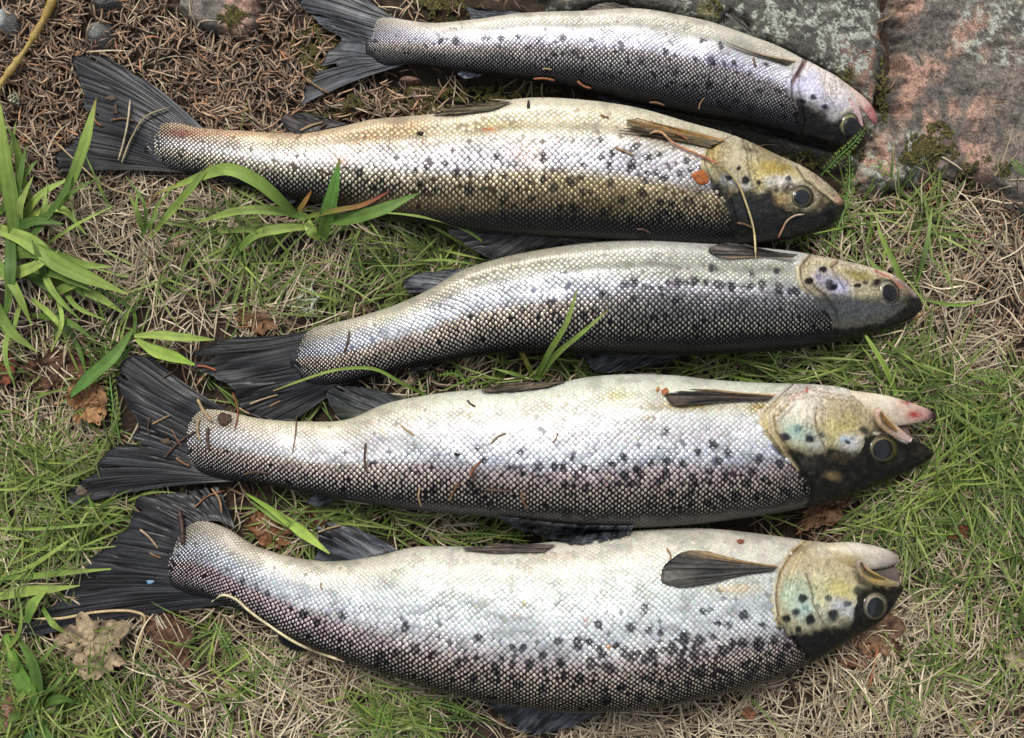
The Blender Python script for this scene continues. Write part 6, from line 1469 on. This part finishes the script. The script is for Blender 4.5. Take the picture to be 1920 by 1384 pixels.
dead_leaf('dark leaf in the straw under the bottom trout tail stem', 320, 1200, 60, 40, 1.0, (66, 42, 30), (120, 84, 58), z=3, seed=19, curl=4)
dead_leaf('brown leaf fragment in the straw below the bottom trout back', 370, 1290, 70, 40, 0, (60, 42, 32), (104, 76, 56), z=2.5, seed=21, curl=3)
dead_leaf('small orange brown leaf scrap near the bottom edge right of the middle', 1405, 1340, 14, 12, 0, (120, 76, 52), (160, 112, 80), z=7, seed=23, curl=2)
dead_leaf('pale leaf fragment at the right border in the straw', 1905, 1240, 30, 26, 0, (150, 136, 104), (190, 176, 142), z=7, seed=25, curl=4)
dead_leaf('brown leaf scrap in the grass at the right, level with the bottom trout back', 1795, 1000, 22, 16, 0, (110, 66, 42), (150, 100, 66), z=5, seed=27, curl=3)
dead_leaf('brown crumpled leaf in the turf above the third trout tail', 480, 600, 46, 26, .5, (96, 66, 44), (150, 112, 78), z=4, seed=29, curl=4)
dead_leaf('dark brown leaf at the left border', 10, 690, 26, 34, 0, (110, 52, 34), (140, 84, 56), z=4, seed=31, curl=3)

# orange brown fleck on the second trout and crumbs
def crumb(label, cx, cy, rx, ry, c1, c2, zadd=.6, seed=0, name='bark_flake'):
    na_, nr = 30, 8
    A_, R_ = np.meshgrid(np.linspace(0, 2 * math.pi, na_, endpoint=False), np.linspace(0, 1, nr), indexing='ij')
    out = .8 + .45 * vnoise(A_ * 1.4 + seed, 0 * A_)
    X = cx + rx * R_ * out * np.cos(A_); Y = cy + ry * R_ * out * np.sin(A_)
    z0 = onz(cx, cy, zadd) * MM
    hh = hz_blur(X, Y, 2); base_z = np.where(hh > 0, hh, z0 - .001) + .0002
    Z = base_z + .0012 * (1 - R_ ** 3) * (.6 + .8 * fbm(X / 4 + seed, Y / 4, 3))
    Z = np.where(R_ > .98, base_z - .0004, Z)
    Pw = W(X, Y, Z)
    m_ = fbm(X / 4 + seed, Y / 4, 3)[..., None]
    c = (lin(c1) * (1 - m_) + lin(c2) * m_) * (.6 + .7 * vnoise(X / 2, Y / 2))[..., None]
    q = grid_quads(na_, nr); q = np.r_[q, np.stack([(na_ - 1) * nr + np.arange(nr - 1), (na_ - 1) * nr + np.arange(1, nr), np.arange(1, nr), np.arange(nr - 1)], 1)]
    loc = mathutils.Vector(Pw.reshape(-1, 3).mean(0))
    o = mesh_obj(name, Pw.reshape(-1, 3) - np.array(loc), None, M_LEAF, c.reshape(-1, 3), quads=q); o.location = loc
    tag(o, label, 'flake')
crumb('round orange brown bark flake stuck by the gill of the second trout', 1313, 333, 17, 13, (150, 76, 34), (196, 120, 64), seed=1)
crumb('small rust coloured bud scale on the belly of the fourth trout', 1247, 735, 7, 7, (150, 92, 56), (190, 128, 84), seed=3)
crumb('tiny pale bud scale left of the rust coloured one on the fourth trout belly', 1234, 730, 4, 4, (190, 130, 80), (206, 150, 100), seed=4)
crumb('oval reddish brown fleck on the white belly of the bottom trout', 1389, 1015, 7, 4, (130, 70, 50), (160, 100, 70), seed=5)
crumb('dark grit on the upper side of the second trout, behind the middle', 788, 250, 6, 4, (30, 24, 20), (60, 46, 36), seed=6)
crumb('elongated dark seed near the top outline of the second trout', 991, 197, 3, 8, (34, 28, 22), (60, 50, 40), seed=7)
crumb('brown dirt clump on the scales of the fourth trout tail stem', 421, 786, 13, 12, (56, 40, 32), (90, 64, 48), seed=8)
crumb('brown bark scrap lying on the fourth tail fin', 312, 828, 10, 6, (70, 54, 40), (110, 90, 66), seed=9)
crumb('pale scrap on the lower lobe of the fourth tail', 152, 920, 10, 10, (96, 84, 72), (130, 116, 100), seed=10)
crumb('tiny pale blue scale stuck to the bottom tail fin', 282, 1091, 7, 4, (110, 150, 190), (170, 200, 226), seed=11, name='loose_scale')
crumb('brown leaf crumb on the second tail fin', 208, 184, 12, 6, (70, 54, 44), (110, 90, 74), seed=12)
crumb('second brown leaf crumb lower on the second tail fin', 216, 206, 6, 10, (60, 46, 38), (96, 78, 62), seed=13)
crumb('black grit on the flank of the fourth trout', 856, 852, 6, 3, (14, 14, 14), (30, 30, 30), seed=14)

# pale branching lichen on the turf
def lichen(label, cx, cy, s, seed):
    g = random.Random(seed); vs, fs, cs = [], [], []
    polys = []
    def br(x, y, a, l, w, d):
        n_ = 7; pts = [(x, y)]
        for i in range(n_):
            a += g.uniform(-.35, .35); x += math.cos(a) * l / n_; y += math.sin(a) * l / n_; pts.append((x, y))
        polys.append((pts, w, g.uniform(5, 9)))
        if d:
            for _ in range(3): br(x, y, a + g.uniform(-1.1, 1.1), l * .6, w * .75, d - 1)
    for k in range(4): br(cx + g.uniform(-8, 8), cy + g.uniform(-5, 5), g.uniform(0, 6.28), s, s * .28, 2)
    root = empty('reindeer_lichen', tuple(W(cx, cy, 0.0))); tag(root, label, 'lichen')
    V, Q, Cc, k = [], [], [], 0
    for pts, w, z in polys:
        q = np.array(pts); t = np.gradient(q, axis=0); t /= np.linalg.norm(t, axis=1)[:, None]; nn = np.stack([-t[:, 1], t[:, 0]], 1)
        prof = np.linspace(1, .6, len(q))[:, None] * w
        for s_, dz in ((-1, .0), (-.4, .6), (.4, .7), (1, .1)):
            V.append(W(*(q + nn * prof * s_ / 2).T, (z + dz + np.sin(np.arange(len(q)) * 1.3) * .7) * MM))
        n_ = len(q); idx = k + np.arange(4)[:, None] * n_ + np.arange(n_)[None]
        Q.append(np.stack([idx[:-1, :-1], idx[:-1, 1:], idx[1:, 1:], idx[1:, :-1]], -1).reshape(-1, 4)); k += 4 * n_
    V = np.concatenate(V); 
    c = lin([178, 186, 158])[None] * (.75 + .4 * np.random.default_rng(1).random(len(V)))[:, None]
    o = mesh_obj('lobes', V, None, M_LEAF, c, quads=np.concatenate(Q)); hang(root, o)
lichen('pale greenish white branching lichen lying in the turf above the third trout tail', 598, 560, 20, 3)
lichen('whitish lichen scrap at the left border above the grass plant', 16, 188, 11, 5)
